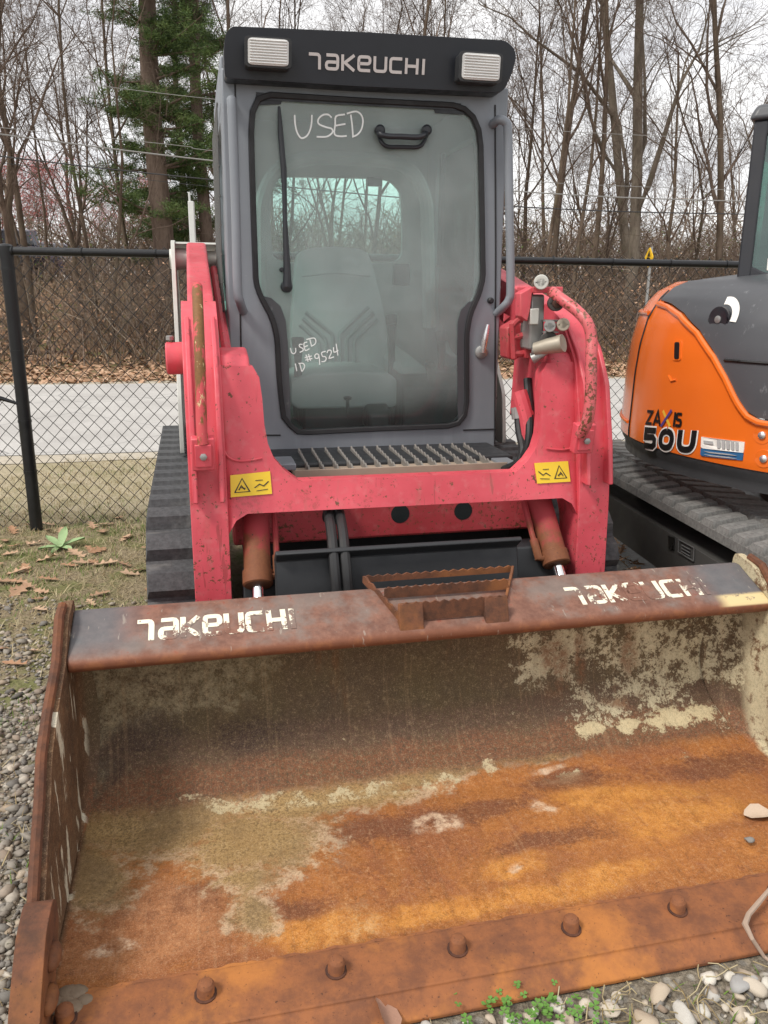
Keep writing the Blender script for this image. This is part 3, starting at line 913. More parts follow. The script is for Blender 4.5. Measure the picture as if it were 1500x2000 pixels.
# ---- fallen oak leaves, each one built; far litter as one mass
def leaf_mat(name, cols_):
    g = G(name)
    oi = g.nt.nodes.new('ShaderNodeObjectInfo').outputs['Random']
    ri = g.nt.nodes.new('ShaderNodeNewGeometry').outputs['Random Per Island']
    k = g.math('FRACT', g.add(oi, ri))
    c = g.ramp(k, list(zip(np.linspace(0, 1, len(cols_)), cols_)))
    c = g.mix(g.mul(g.noise(40, 3), .4), c, (.2, .11, .05))
    return g.done(g.bsdf(c, .75, 0, Specular_IOR_Level=.25))
MT['oak leaf'] = leaf_mat('oak leaf', [(.36, .22, .14), (.50, .32, .21), (.60, .42, .29), (.44, .25, .15), (.30, .18, .11)])
def oak_leaf(rng):
    top = [(0, 0), (.10, .05), (.18, .22), (.26, .07), (.36, .10), (.46, .30), (.54, .10), (.64, .12), (.74, .26), (.80, .10), (.92, .08), (1.0, 0)]
    out = [(a, b_ * rng.uniform(.8, 1.2)) for a, b_ in top] + [(a, -b_ * rng.uniform(.8, 1.2)) for a, b_ in top[1:-1]][::-1]
    vs = []
    cu, tw_ = rng.uniform(.1, .5), rng.uniform(-.3, .3)
    for a, b_ in out:
        vs.append((a - .5, b_, cu * b_ * b_ * 2.0 + .25 * cu * (a - .5) ** 2 + tw_ * b_ * (a - .5) + .02))
    mid = [(a - .5, 0, .25 * cu * (a - .5) ** 2 + .015) for a in (.18, .5, .8)]
    n = len(out); o = n
    me = MB()
    fs = []
    # fan each half against the midrib
    def near(a): return o + (0 if a < .34 else 1 if a < .66 else 2)
    for i in range(n):
        j = (i + 1) % n
        ni_, nj_ = near(out[i][0]), near(out[j][0])
        fs.append((i, j, nj_))
        if ni_ != nj_: fs.append((i, nj_, ni_))
    me.add(vs + mid, fs)
    return me.mesh('fallen_leaf', None)
lr = np.random.default_rng(5)
leaf_me = [oak_leaf(lr) for _ in range(8)]
for m_ in leaf_me: m_.materials.append(MT['oak leaf'])
def put_leaf(x, y, s, z=.012, tilt=.25):
    o = bpy.data.objects.new('fallen_leaf', leaf_me[lr.integers(8)]); col.objects.link(o); o.parent = ground
    o.location = (x, y, z); o.scale = (s, s, s); o.rotation_euler = (lr.uniform(-tilt, tilt), lr.uniform(-tilt, tilt), lr.uniform(0, 6.28))
for px, py in ((30, 1070), (70, 1065), (95, 1095), (135, 1108), (165, 1103), (200, 1042), (180, 1030), (232, 1015), (205, 1105), (255, 1125), (270, 1118), (60, 1150), (40, 1158), (80, 1195), (150, 1085), (25, 1040), (10, 1060), (60, 1030), (120, 1040), (20, 1085), (5, 1140), (245, 1055), (95, 1135), (190, 1080), (35, 1120)):
    w_ = wz(px, py, 0)
    put_leaf(w_[0], w_[1], lr.uniform(.09, .15))
for k in range(90):
    x_, y_ = lr.uniform(-3.6, -.9), lr.uniform(2.7, 4.7)
    if not clear_loader(np.array([x_]), np.array([y_]))[0]: continue
    put_leaf(x_, y_, lr.uniform(.06, .12))
for k in range(60):                                      # drift of leaves on the excavator's lower track run and beside it
    y_ = lr.uniform(3.2, 4.15)
    x_ = 1.078 - (y_ - 3.768) * .1353 + lr.uniform(-.06, .30)
    put_leaf(x_, y_, lr.uniform(.07, .12), lr.uniform(.09, .15) if x_ > 1.078 - (y_ - 3.768) * .1353 else lr.uniform(.01, .08), .8)
for k in range(26):
    x_ = lr.uniform(-.9, 1.3)
    w_ = to_w(np.array([x_, lr.uniform(-.35, -.09), 0]))
    if lr.uniform() < .4: put_leaf(w_[0], w_[1], lr.uniform(.04, .07))
n = 15000
x = RNG.uniform(-16, 16, n); v = 13.3 + np.abs(RNG.normal(0, 3.0, n)); y = v + SK * x
a = RNG.uniform(0, 6.28, n); s = RNG.uniform(.03, .075, n); tl3 = RNG.uniform(-.6, .6, (n, 2))
c = np.stack([x, y, hgt(x, y) + .02], axis=1)
u = np.stack([np.cos(a), np.sin(a), tl3[:, 0]], axis=1) * s[:, None]; w = np.stack([-np.sin(a) * .6, np.cos(a) * .6, tl3[:, 1] * .6], axis=1) * s[:, None]
Vl = np.stack([c - u, c + w, c + u, c - w], axis=1).reshape(-1, 3)
Fl = np.arange(n * 4).reshape(n, 4)
tag(link('leaf_litter', np_mesh('leaf_litter', Vl, Fl), MT['oak leaf']), 'brown leaf litter lying along the wooded side of the road', kind='stuff')
# ------------------------------------------------------------------ the red compact track loader (all in its own axes: x right, y back, z up)
loader = empty('track_loader', LO, YAW)
tag(loader, 'red compact track loader with grey cab and wide rusty bucket, parked before the fence', 'loader')
BL, BR = -.67, 1.385                                   # bucket sides
def mir(x): return 2 * XC - x

# ---- bucket: one bent steel shell with two side plates
prof0 = [(.10, .030), (.60, .030), (.66, .036), (.715, .052), (.765, .082), (.81, .125), (.845, .185), (.868, .25), (.875, .32), (.872, .40), (.866, .475)]
prof = prof0
def open_resample(P, n):
    P = np.array(P); d = np.concatenate([[0], np.cumsum(np.linalg.norm(np.diff(P, axis=0), axis=1))])
    t = np.linspace(0, d[-1], n)
    return np.stack([np.interp(t, d, P[:, k]) for k in range(2)], axis=1)
pin = open_resample([q for q in smooth_path([(a_, b_) for a_, b_ in prof0], 8)], 110)
nx = 260
xs = np.linspace(BL + .012, BR - .012, nx)
m_ = len(pin)
GX, GI = np.meshgrid(xs, np.arange(m_), indexing='ij')
GY, GZ = pin[GI, 0].copy(), pin[GI, 1].copy()
def vnoise(u, v, sc, seed):
    r = np.random.default_rng(seed); T = r.uniform(-1, 1, (64, 64))
    a_, b_ = u * sc + 20, v * sc + 20
    i0, j0 = np.floor(a_).astype(int), np.floor(b_).astype(int); fu, fv = a_ - i0, b_ - j0
    fu, fv = fu * fu * (3 - 2 * fu), fv * fv * (3 - 2 * fv)
    g_ = lambda i, j: T[i % 64, j % 64]
    return (g_(i0, j0) * (1 - fu) + g_(i0 + 1, j0) * fu) * (1 - fv) + (g_(i0, j0 + 1) * (1 - fu) + g_(i0 + 1, j0 + 1) * fu) * fv
# gentle dents from years of loading
inside = np.clip(np.minimum(GX - BL, BR - GX) / .1, 0, 1) * np.clip((GY - .12) / .05, 0, 1) * np.clip((.46 - GZ) / .05, 0, 1)
dent = (vnoise(GX, GY + GZ, 4, 1) * .005 + vnoise(GX, GY + GZ, 9, 2) * .002) * inside
onback = np.clip((GZ - .05) / .1, 0, 1)
GY += dent * onback; GZ += dent * (1 - onback) * .6
me = np_mesh('bucket', np.stack([GX, GY, GZ], axis=-1).reshape(-1, 3), (lambda I: np.stack([I[:-1, :-1], I[1:, :-1], I[1:, 1:], I[:-1, 1:]], axis=-1).reshape(-1, 4))(np.arange(nx * m_).reshape(nx, m_)), True)
# stains and paint patches: where they are on the plate (floor in x, y; back in x, z)
wx = vnoise(GX, GY + GZ, 3, 5) * .05 + vnoise(GX, GY + GZ, 8, 6) * .03 + vnoise(GX, GY + GZ, 19, 7) * .014
wv = vnoise(GX, GY + GZ, 3, 8) * .035 + vnoise(GX, GY + GZ, 8, 9) * .022 + vnoise(GX, GY + GZ, 19, 10) * .010
def stain(L, v, ws=1.0):
    out = np.full(GX.shape, -2.0)
    for cu, cv, ru, rv in L:
        out = np.maximum(out, 1 - np.sqrt(((GX + wx * ws - cu) / ru) ** 2 + ((v + wv * ws - cv) / rv) ** 2))
    return np.maximum(out, -2.0)
def F(*L): return [(*mz(px, py, .032)[:2], ru, rv) for px, py, ru, rv in L]
def B(*L): return [(mp(px, py, Y)[0], mp(px, py, Y)[2], ru, rv) for px, py, Y, ru, rv in L]
floor_only = np.where(GZ > .07, -2.0, 0); 
hot = stain(F((650, 1805, .16, .05), (985, 1690, .09, .05), (1060, 1745, .22, .04), (1235, 1565, .22, .05), (1350, 1600, .22, .07), (880, 1770, .16, .035), (1180, 1700, .12, .04)), GY)
dkk = stain(F((930, 1580, .20, .035), (760, 1610, .14, .05), (1150, 1530, .14, .05), (590, 1765, .10, .035), (400, 1740, .09, .05), (270, 1795, .06, .02), (1060, 1640, .16, .03), (1420, 1500, .2, .05)), GY)
lft = stain(F((330, 1790, .23, .15), (250, 1850, .2, .08)), GY)
mud = stain(F((300, 1600, .32, .15), (520, 1630, .20, .13), (640, 1560, .32, .055), (515, 1780, .06, .07), (500, 1720, .09, .06), (900, 1512, .34, .032), (190, 1720, .09, .13), (1100, 1490, .10, .02)), GY)
hole = stain(F((345, 1700, .07, .07), (400, 1770, .12, .07), (250, 1830, .16, .10)), GY)
mud = np.minimum(mud, -hole + .05)
pal = stain(F((860, 1600, .05, .03), (1075, 1580, .03, .03), (990, 1690, .025, .02), (215, 1865, .05, .02), (1100, 1510, .06, .015)), GY)
flm = stain(B((250, 1340, .865, .20, .10), (330, 1390, .87, .22, .035), (180, 1440, .87, .04, .12), (430, 1330, .865, .12, .06)), GZ)
dkl = stain(B((260, 1430, .87, .10, .05), (200, 1490, .85, .05, .05), (470, 1440, .87, .12, .04)), GZ)
bgc = stain(B((1330, 1270, .866, .34, .12), (1150, 1250, .866, .20, .08), (1430, 1330, .87, .14, .14), (1060, 1300, .87, .16, .07), (1230, 1340, .87, .30, .10), (1020, 1250, .866, .10, .05)), GZ)
rsb = stain(B((1075, 1290, .866, .06, .09), (1150, 1280, .866, .03, .10), (1250, 1270, .866, .025, .07), (1215, 1350, .868, .06, .02)), GZ)
pnt = stain(B((520, 1540, .745, .07, .006), (680, 1516, .76, .05, .007), (970, 1492, .775, .05, .007), (1130, 1408, .84, .055, .016), (1210, 1395, .84, .05, .018), (1290, 1385, .845, .10, .026), (1350, 1370, .85, .05, .022), (1085, 1478, .79, .08, .016), (1040, 1485, .775, .03, .013), (1190, 1460, .80, .06, .010), (1260, 1445, .80, .07, .010),
              (840, 1487, .79, .040, .014), (735, 1508, .77, .040, .011), (600, 1530, .75, .06, .010), (930, 1472, .80, .018, .008), (440, 1548, .74, .10, .006), (790, 1500, .78, .03, .010)), GZ, .55)
for nm, ch in (('stain_a', (hot, dkk, lft)), ('stain_b', (mud, pal, flm)), ('stain_c', (dkl, bgc, rsb)), ('stain_d', (pnt, pnt, pnt))):
    at = me.attributes.new(nm, 'FLOAT_COLOR', 'POINT')
    at.data.foreach_set('color', np.stack([(c_ + 2.0) for c_ in ch] + [np.ones(GX.shape)], axis=-1).astype(np.float32).ravel())
bucket = link('bucket', me, MT['bucket steel'], loader)
so_ = bucket.modifiers.new('plate', 'SOLIDIFY'); so_.thickness = .012; so_.offset = -1.0
tag(bucket, 'wide bucket with orange rusted floor and peeling cream paint inside')
# side plates (outline in y, z)
side_out = [(.905, .600), (.80, .582), (.70, .50), (.535, .447), (.44, .40), (.385, .335), (.29, .254), (.20, .165), (.02, .075), (-.02, .02), (.0, .0), (.60, .0), (.72, .015), (.82, .06), (.88, .14), (.915, .25), (.925, .40)]
for k, (x0, x1) in enumerate(((BL - .012, BL + .012), (BR - .012, BR + .012))):
    s = MB().ex_x(rounded(side_out, .02, 2), x0, x1).build('side_plate', MT['bucket steel'], bucket, bevel=.004)
    # rusty rolled edge bar along the front of the plate
    e = [(.86, .593), (.80, .584), (.70, .502), (.535, .449), (.44, .402), (.385, .337), (.29, .256), (.20, .168)]
    xe = x0 + .002 if k == 0 else x1 - .002
    MB().tube([(xe, y - .004, z + .004) for y, z in e], .0125, 8).build('edge_bar', MT['brown rust'], bucket)
# rolled corner where each side plate runs into the back
for xa, sgn, rx_, ry_ in ((BL + .010, 1, .045, .08), (BR - .010, -1, .11, .22)):
    m_ = MB(); vs = []; NZ, NT = len(pin[45::3]), 8
    for (yy, zz) in pin[45::3]:
        k = max(.02, math.sin(math.pi * min(1, max(0, (zz - .028) / .46)))) ** .5
        P0, P1, P2 = np.array([xa + sgn * rx_ * k, yy - .003]), np.array([xa + sgn * .01, yy - .01]), np.array([xa, yy - ry_ * k])
        for q in range(NT + 1):
            t = q / NT
            p_ = (1 - t) ** 2 * P0 + 2 * t * (1 - t) * P1 + t * t * P2
            vs.append((p_[0], p_[1], zz + .004 * math.sin(math.pi * t)))
    fs = [(i * (NT + 1) + q, i * (NT + 1) + q + 1, (i + 1) * (NT + 1) + q + 1, (i + 1) * (NT + 1) + q) for i in range(NZ - 1) for q in range(NT)]
    m_.add(vs, fs).build('corner_fillet', MT['bucket steel'], bucket, smooth=80)
# lip: folded plate whose nose rolls forward
lip_prof = [(.735, .462), (.718, .468), (.708, .480), (.708, .494), (.718, .506), (.845, .558), (.868, .568), (.895, .568), (.905, .558), (.905, .455), (.86, .455), (.86, .466)]
lip = MB().ex_x(lip_prof, BL + .0125, BR - .0125).build('bucket_lip', MT['worn lip'], bucket, bevel=.006, smooth=40, seg=3)
def lip_place(x0, x1, z_lo, z_hi):
    # on the sloping face of the lip, which rises from (y .718, z .506) to (y .845, z .578)
    a = np.array([.718, .506]); c = np.array([.845, .558])
    nrm = np.array([-(c - a)[1], (c - a)[0]]); nrm /= np.linalg.norm(nrm)
    def pl(u, v, k):
        t = z_lo + (z_hi - z_lo) * v
        yz = a + (c - a) * t + nrm * (.0009 + .0001 * k)
        return (x0 + (x1 - x0) * u, yz[0], yz[1])
    return pl
tl, tw = text_lines('TaKeUCHI', 1.22)
for xa, xb in ((mp(268, 1238, .79)[0], mp(575, 1205, .79)[0]), (mp(1110, 1160, .79)[0], mp(1378, 1140, .79)[0])):
    t = MB()
    pl = lip_place(xa, xb, .30, .86)
    Wd, Hd = xb - xa, .077
    for k, l in enumerate(tl):
        dense = []
        for a_, b_ in zip(l[:-1], l[1:]): dense += [tuple(np.array(a_) + (np.array(b_) - np.array(a_)) * q_ / 3) for q_ in range(3)]
        vs, fs = ribbon([(p[0] / tw * Wd, p[1] * Hd) for p in dense + [l[-1]]], .0150)
        t.add([pl(p[0] / Wd, p[1] / Hd, k) for p in vs], fs)
    t.build('faded_lettering', MT['worn letter paint'], bucket, smooth=None)
# cutting edge: thick bolted strip with a ground front bevel
MB().ex_x([(-.035, .004), (-.035, .014), (.012, .034), (.014, .041), (.128, .052), (.137, .050), (.142, .030), (.10, .006)], BL + .03, BR - .03).build('cutting_edge', MT['orange rust'], bucket, bevel=.003)
w = MB()
w.tube([(x, .140 + .0025 * math.sin(x * 61) + .002 * math.sin(x * 143), .042) for x in np.linspace(BL + .03, BR - .03, 160)], .0075, 6)
w.build('weld_bead', MT['orange rust'], bucket)
bolt = MB()
bolt.lathe((0, 0, -.02), (0, 0, 1), [(0, .0175), (.040, .0175), (.0405, .0172), (.046, .013), (.048, .006)], 12)
bm = bolt.mesh('edge_bolt', 35)
ring = MB().lathe((0, 0, -.01), (0, 0, 1), [(0, .0225), (.0105, .0225), (.0108, .0215), (.0108, .012)], 14).mesh('bolt_hole', 35)
for i in range(8):
    xx = -.611 + i * .2635
    if xx > BR - .06: break
    o = link('edge_bolt', bm, MT['orange rust'], bucket)
    o.location = (xx, .082, .052); o.rotation_euler = (.09, 0, i * .9)
    o = link('bolt_hole', ring, MT['dark pin rust'], bucket)
    o.location = (xx, .082, .050); o.rotation_euler = (.09, 0, 0)
# side cutters: worn cast blocks on both front corners, scalloped on the inside
cut = rounded([(.235, .200), (.20, .225), (.12, .215), (.03, .150), (-.03, .09), (-.06, .03), (-.06, .0), (.02, .0), (.08, .03), (.18, .10), (.235, .155)], .02, 3)
for s0, sg in ((BL + .034, -1), (BR - .034, 1)):
    MB().ex_x(cut, s0, s0 + sg * .055).build('side_cutter', MT['brown rust'], bucket, bevel=.004)
    for q in range(4):
        yy, zz = .165 - q * .062, .150 - q * .040
        MB().ico((s0 - sg * .004, yy - .03, zz), .03, 2, (.55, 1.25, .62)).build('cutter_ridge', MT['brown rust'], bucket, smooth=80).rotation_euler = (0, 0, 0)
# corner patch of bare steel and tan weld spatter round the first bolt
cw_ = MB()
for q in range(9):
    a_ = q * .75
    cw_.ico((BL + .055 + .030 * math.cos(a_) * (q % 3) * .6, .125 + .022 * math.sin(a_), .046), .016 + .005 * (q % 2), 2, (1.3, 1, .55))
cw_.build('corner_weld', MT['weld tan'], bucket, smooth=80)
# serrated step on the lip
st = MB()
def saw(pa, pb, h, n, lean=(0, 0, 0), t=.006):
    pa, pb = np.array(pa, float), np.array(pb, float)
    top, bot = [], []
    for i in range(2 * n + 1):
        p = pa + (pb - pa) * i / (2 * n)
        top.append(p + np.array([0, 0, h + (.006 if i % 2 else 0)]) + np.array(lean))
        bot.append(p)
    d = (pb - pa) / np.linalg.norm(pb - pa)
    nrm = np.cross(d, [0, 0, 1.0]); nrm /= np.linalg.norm(nrm)
    A = bot + top[::-1]
    st.prism([p - nrm * t / 2 for p in A], [p + nrm * t / 2 for p in A])
# plan: narrow at the front, wide at the back
fx0, fx1, bx0, bx1 = .215, .515, .145, .615
fy, by = .745, .93
saw((fx0, fy, .522), (fx1, fy, .522), .050, 11)
saw((bx0, by, .575), (bx1, by, .575), .016, 16)
saw((fx0 - .030, .83, .560), (fx1 + .045, .83, .560), .028, 14)
saw((fx0, fy, .515), (bx0, by, .575), .02, 6, t=.007)
saw((fx1, fy, .515), (bx1, by, .575), .02, 6, t=.007)
step = st.build('bucket_step', MT['brown rust'], bucket)
for xa in (fx0 + .02, fx1 - .03):
    MB().ex_x([(.712, .488), (.742, .575), (.752, .575), (.752, .515)], xa - .03, xa + .04).build('step_foot', MT['brown rust'], bucket, bevel=.003)

# ---- coupler plate behind the bucket and things seen through the arch
hp = MB().ex_x([(1.00, .20), (1.10, .60), (1.06, .632), (1.075, .642), (1.13, .60), (1.03, .20)], -.10, .70)
hp.build('coupler_plate', MT['black steel'], loader, bevel=.005)
MB().ex_x([(1.12, .20), (1.20, .56), (1.27, .57), (1.22, .20)], .70, .915).build('coupler_wing', MT['black steel'], loader, bevel=.006)
MB().ex_x([(1.12, .20), (1.20, .52), (1.27, .53), (1.22, .20)], -.195, -.07).build('coupler_wing', MT['black steel'], loader, bevel=.006)
hx = mp(665, 1080, 1.08)[0]
hose = MB()
for dx in (-.018, .018):
    hose.tube(smooth_path([(hx + dx + .02, 1.40, .72), (hx + dx + .01, 1.30, .72), (hx + dx, 1.15, .68), (hx + dx - .005, 1.065, .60), (hx + dx, 1.02, .45)], 6), .017, 10)
hose.build('hydraulic_hose', MT['black hose'], loader)

# ---- lift arms (side outline in y, z), cross plate, torque beam
arm_leg = [(1.165, .26), (1.17, .45), (1.185, .72), (1.215, .95), (1.29, 1.18), (1.42, 1.315), (1.56, 1.375), (1.66, 1.34), (1.70, 1.20), (1.58, 1.02), (1.46, .82), (1.33, .64), (1.305, .45), (1.305, .26)]
arm_bar = [(1.40, 1.24), (1.48, 1.335), (2.70, 1.615), (2.86, 1.625), (2.93, 1.56), (2.90, 1.46), (2.78, 1.44), (1.70, 1.20), (1.50, 1.10)]
def arm(side):
    f = (lambda x: x) if side < 0 else mir
    def ex(m, yz, a, b_): return m.ex_x(yz, min(f(a), f(b_)), max(f(a), f(b_)))
    a = ex(MB(), rounded(arm_leg, .03, 3), -.345, -.232).build('lift_arm', MT['red paint'], loader, bevel=.012, seg=3)
    ex(MB(), arm_bar, -.325, -.238).build('arm_bar', MT['red paint'], a, bevel=.012, seg=3)
    # doubler plate with the notched top seen from the front
    ex(MB(), [(1.150, .78), (1.178, .92), (1.235, 1.12), (1.30, 1.215), (1.42, 1.325), (1.45, 1.30), (1.32, 1.17), (1.26, 1.05), (1.20, .78)], -.336, -.320).build('doubler_plate', MT['red paint'], a, bevel=.004)
    ex(MB(), [(1.150, .78), (1.178, .92), (1.235, 1.12), (1.30, 1.215), (1.42, 1.325), (1.45, 1.30), (1.32, 1.17), (1.26, 1.05), (1.20, .78)], -.255, -.240).build('doubler_plate', MT['red paint'], a, bevel=.004)
    # pivot boss on the outside of the knee
    MB().lathe((f(-.34), 1.47, 1.19), (-1 if side < 0 else 1, 0, 0), [(0, .052), (.055, .052), (.06, .047), (.06, .02)], 20).build('pivot_boss', MT['red paint'], a)
    MB().lathe((f(-.385), 1.47, 1.248), (0, 0, 1), [(0, .012), (.012, .012), (.014, .008)], 8).build('grease_cap', MT['grey steel'], a)
    # rear pin
    MB().lathe((f(-.405), 2.80, 1.545), (1 if side < 0 else -1, 0, 0), [(0, .045), (.03, .05), (.09, .05), (.091, .04), (.21, .04), (.211, .05), (.25, .05)], 18).build('pivot_pin', MT['tower pale grey'], a)
    return a
armL = arm(-1); armR = arm(1)
tag(armL, 'left lift arm, chipped red paint with a rubbed rusty guard bar')
tag(armR, 'right lift arm carrying the hydraulic couplers')
# guard tubes with bolt plates
def lean(z): return 1.155 + max(0, z - .72) * .13
g_l = [mp(397, 868, 1.135), mp(394, 840, 1.14), mp(391, 720, 1.175), mp(388, 640, 1.23), mp(386, 585, 1.31), mp(385, 560, 1.38)]
MB().tube(smooth_path(g_l, 5), .0165, 12).build('guard_bar', MT['rubbed bar'], armL)
g_r = [mp(1134, 850, 1.12), mp(1146, 826, 1.09), mp(1153, 780, 1.085), mp(1155, 700, 1.10), mp(1155, 660, 1.12), mp(1148, 632, 1.135), mp(1128, 608, 1.17), mp(1098, 585, 1.22), mp(1078, 570, 1.28)]
MB().tube(smooth_path(g_r, 6), .0185, 12).build('guard_bar', MT['rubbed bar red'], armR)
for A, (px, py) in ((armL, (397, 886)), (armR, (1141, 856))):
    c = mp(px, py, 1.145)
    q = MB()
    q.obox(c + np.array([0, .010, 0]), (1, 0, 0), (0, .99, .12), (0, -.12, .99), .034, .020, .050)
    q.build('mount_pad', MT['red paint'], A, bevel=.004)
    q = MB()
    q.obox(c + np.array([0, -.012, -.004]), (1, 0, 0), (0, .99, .12), (0, -.12, .99), .024, .006, .034)
    q.build('bolt_plate', MT['red paint'], A, bevel=.002)
    q = MB().lathe(c + np.array([0, -.016, -.006]), (0, -1, 0), [(0, .011), (.010, .011), (.012, .007)], 6)
    q.build('plate_bolt', MT['grey steel'], A)

# cross plate: U above (foot step), arch below; leans back with height
def pz(px, py):
    # intersect with the leaning plane y = 1.16 + .27 (z - .72)
    Y = 1.2
    for _ in range(8):
        q = mp(px, py, Y)
        Y = 1.175 + .25 * max(0, q[2] - .72)
    return q
leftpx = [(430, 714), (494, 716), (507, 738), (513, 780), (517, 830), (524, 868), (536, 897), (556, 920), (585, 942)]
upL = [pz(*p) for p in leftpx]
loL = [pz(*p) for p in [(545, 1003), (484, 1006), (462, 1020), (448, 1045), (441, 1085), (438, 1190)]]
up_h = [(q[0], q[2]) for q in upL]
lo_h = [(q[0], q[2]) for q in loL]
zb = lo_h[0][1]
outer = [(-.236, up_h[0][1])] + up_h + [(mir(x), z) for x, z in up_h[::-1]] + [(mir(-.236), up_h[0][1])]
outer += [(mir(-.236), .28), (mir(lo_h[-1][0]), .28)] + [(mir(x), z) for x, z in lo_h[::-1][1:]] + lo_h[:-1] + [(lo_h[-1][0], .28), (-.236, .28)]
def lp(x, z, d): return (x, 1.190 + .25 * max(0, z - .72) + d, z)
cp_ = MB().prism([lp(x, z, 0) for x, z in outer], [lp(x, z, .055) for x, z in outer])
cross = cp_.build('cross_plate', MT['red paint'], loader, bevel=.010, seg=3)
# rounded hoods that turn the plate's shoulders back into the arms
for f in (lambda x: x, mir):
    xa, xb = sorted((f(-.236), f(up_h[1][0] - .008)))
    MB().ex_x([(1.30, up_h[0][1] - .01), (1.34, up_h[0][1] + .028), (1.45, up_h[0][1] + .045), (1.62, up_h[0][1] + .03), (1.64, .95), (1.36, .95)], xa, xb).build('shoulder_cover', MT['red paint'], cross, bevel=.012, seg=3)
# weld seam across each shoulder
for f in (lambda x: x, mir):
    pts = [pz(435, 868), pz(441, 888), pz(456, 900), pz(480, 902), pz(512, 897)]
    MB().tube(smooth_path([(f(p[0]), p[1] + .012, p[2]) for p in pts], 4), .0035, 6).build('weld_seam', MT['red paint'], cross)
# torque beam behind, with oval openings
tb = MB().box(-.212, mir(-.212), 1.40, 1.50, .56, .745)
beam = tb.build('torque_beam', MT['worn red paint'], loader, bevel=.01)
for px, py in ((648, 1008), (782, 1004), (905, 998)):
    c = mp(px, py, 1.398)
    MB().lathe(c + np.array([0, .004, 0]), (0, -1, 0), [(0, .034), (.003, .034), (.0032, .001)], 20).build('beam_hole', MT['console black'], beam).scale = (1, 1, 1)
# warning labels
for i, quad in enumerate((((450, 930), (528, 922), (532, 966), (451, 973)), ((1046, 906), (1112, 902), (1117, 942), (1052, 946)))):
    P = [pz(*p) + np.array([0, .0105, 0]) for p in quad]
    lab = MB().add(P + [p + np.array([0, .002, 0]) for p in P], [(0, 1, 2, 3), (7, 6, 5, 4), (0, 4, 5, 1), (1, 5, 6, 2), (2, 6, 7, 3), (3, 7, 4, 0)]).build('warning_label', MT['label yellow'], cross)
    P0, ux, vz = P[3], P[2] - P[3], P[0] - P[3]
    ink = MB()
    def pl(u, v, k): return P0 + ux * u + vz * v + np.array([0, -.0012 - .0002 * k, 0])
    lines = [[(.10, .2), (.46, .2), (.28, .82), (.10, .2)], [(.2, .3), (.26, .5), (.34, .3)], [(.22, .42), (.36, .36)], [(.58, .35), (.7, .5), (.8, .4), (.92, .6)], [(.6, .68), (.78, .68)], [(.62, .2), (.9, .24)]]
    if i: lines = [[(1 - u, v) for u, v in l] for l in lines]
    strokes(ink, lines, .035, pl)
    ink.build('label_print', MT['label ink'], cross, smooth=None)

# ---- tilt cylinders
for f, s in ((lambda x: x, -1), (mir, 1)):
    a = np.array([f(-.135), 1.40, .80]); e = np.array([f(-.150), 1.150, .505]); r_end = np.array([f(-.158), 1.02, .36])
    d = (e - a); L = np.linalg.norm(d); d /= L
    cy = MB().lathe(a, d, [(0, .043), (L * .45, .043), (L * .46, .043), (L - .05, .043), (L - .048, .048), (L - .004, .048), (L, .043), (L, .02)], 22).build('tilt_cylinder', MT['rusty red cylinder'], loader)
    MB().tube([e - d * .02, r_end], .0195, 16).build('piston_rod', MT['chrome'], cy)
    o = np.array([.062 * (-s), -.005, 0])
    MB().tube([a + o + d * .05, e + o - d * .09], .010, 8).build('port_pipe', MT['rusty red cylinder'], cy)
    MB().tube([e + o - d * .10, e + o - d * .03, e + o * .55 - d * .03], .015, 8).build('port_fitting', MT['rusty red cylinder'], cy, smooth=60)

# ---- rear towers in pale grey, engine body, links
tower = [(2.72, 1.625), (2.62, 1.50), (2.50, 1.16), (2.32, .95), (2.28, .71), (3.20, .73), (3.24, 1.30), (3.10, 1.60), (2.90, 1.635)]
for f in (lambda x: x, mir):
    for xa, xb in ((-.395, -.377), (-.185, -.168)):
        x0, x1 = sorted((f(xa), f(xb)))
        MB().ex_x(rounded(tower, .03, 2), x0, x1).build('tower_plate', MT['tower pale grey'], loader, bevel=.004)
    x0, x1 = sorted((f(-.377), f(-.185)))
    MB().ex_x([(2.74, 1.612), (2.78, 1.622), (2.95, 1.622), (3.02, 1.60), (3.02, 1.594), (2.78, 1.610)], x0, x1).build('tower_bridge', MT['tower pale grey'], loader)
    MB().tube([(f(-.206), 2.72, 1.50), (f(-.200), 1.62, 1.19)], .018, 10).build('lift_link', MT['red paint'], loader)
    MB().tube([(f(-.178), 2.45, 1.42), (f(-.176), 2.30, 1.30)], .010, 8).build('gas_strut_rod', MT['chrome'], loader)
    MB().tube([(f(-.176), 2.32, 1.31), (f(-.172), 1.90, .98)], .019, 10).build('gas_strut', MT['black plastic'], loader)
eng = rounded([(2.93, .45), (2.93, 1.22), (3.20, 1.26), (3.38, 1.16), (3.42, .70), (3.38, .45)], .05, 3)
MB().ex_x(eng, -.155, mir(-.155)).build('engine_cover', MT['red paint'], loader, bevel=.02)
MB().box(-.155, mir(-.155), 1.60, 2.92, .34, .80).build('chassis', MT['black steel'], loader, bevel=.01)
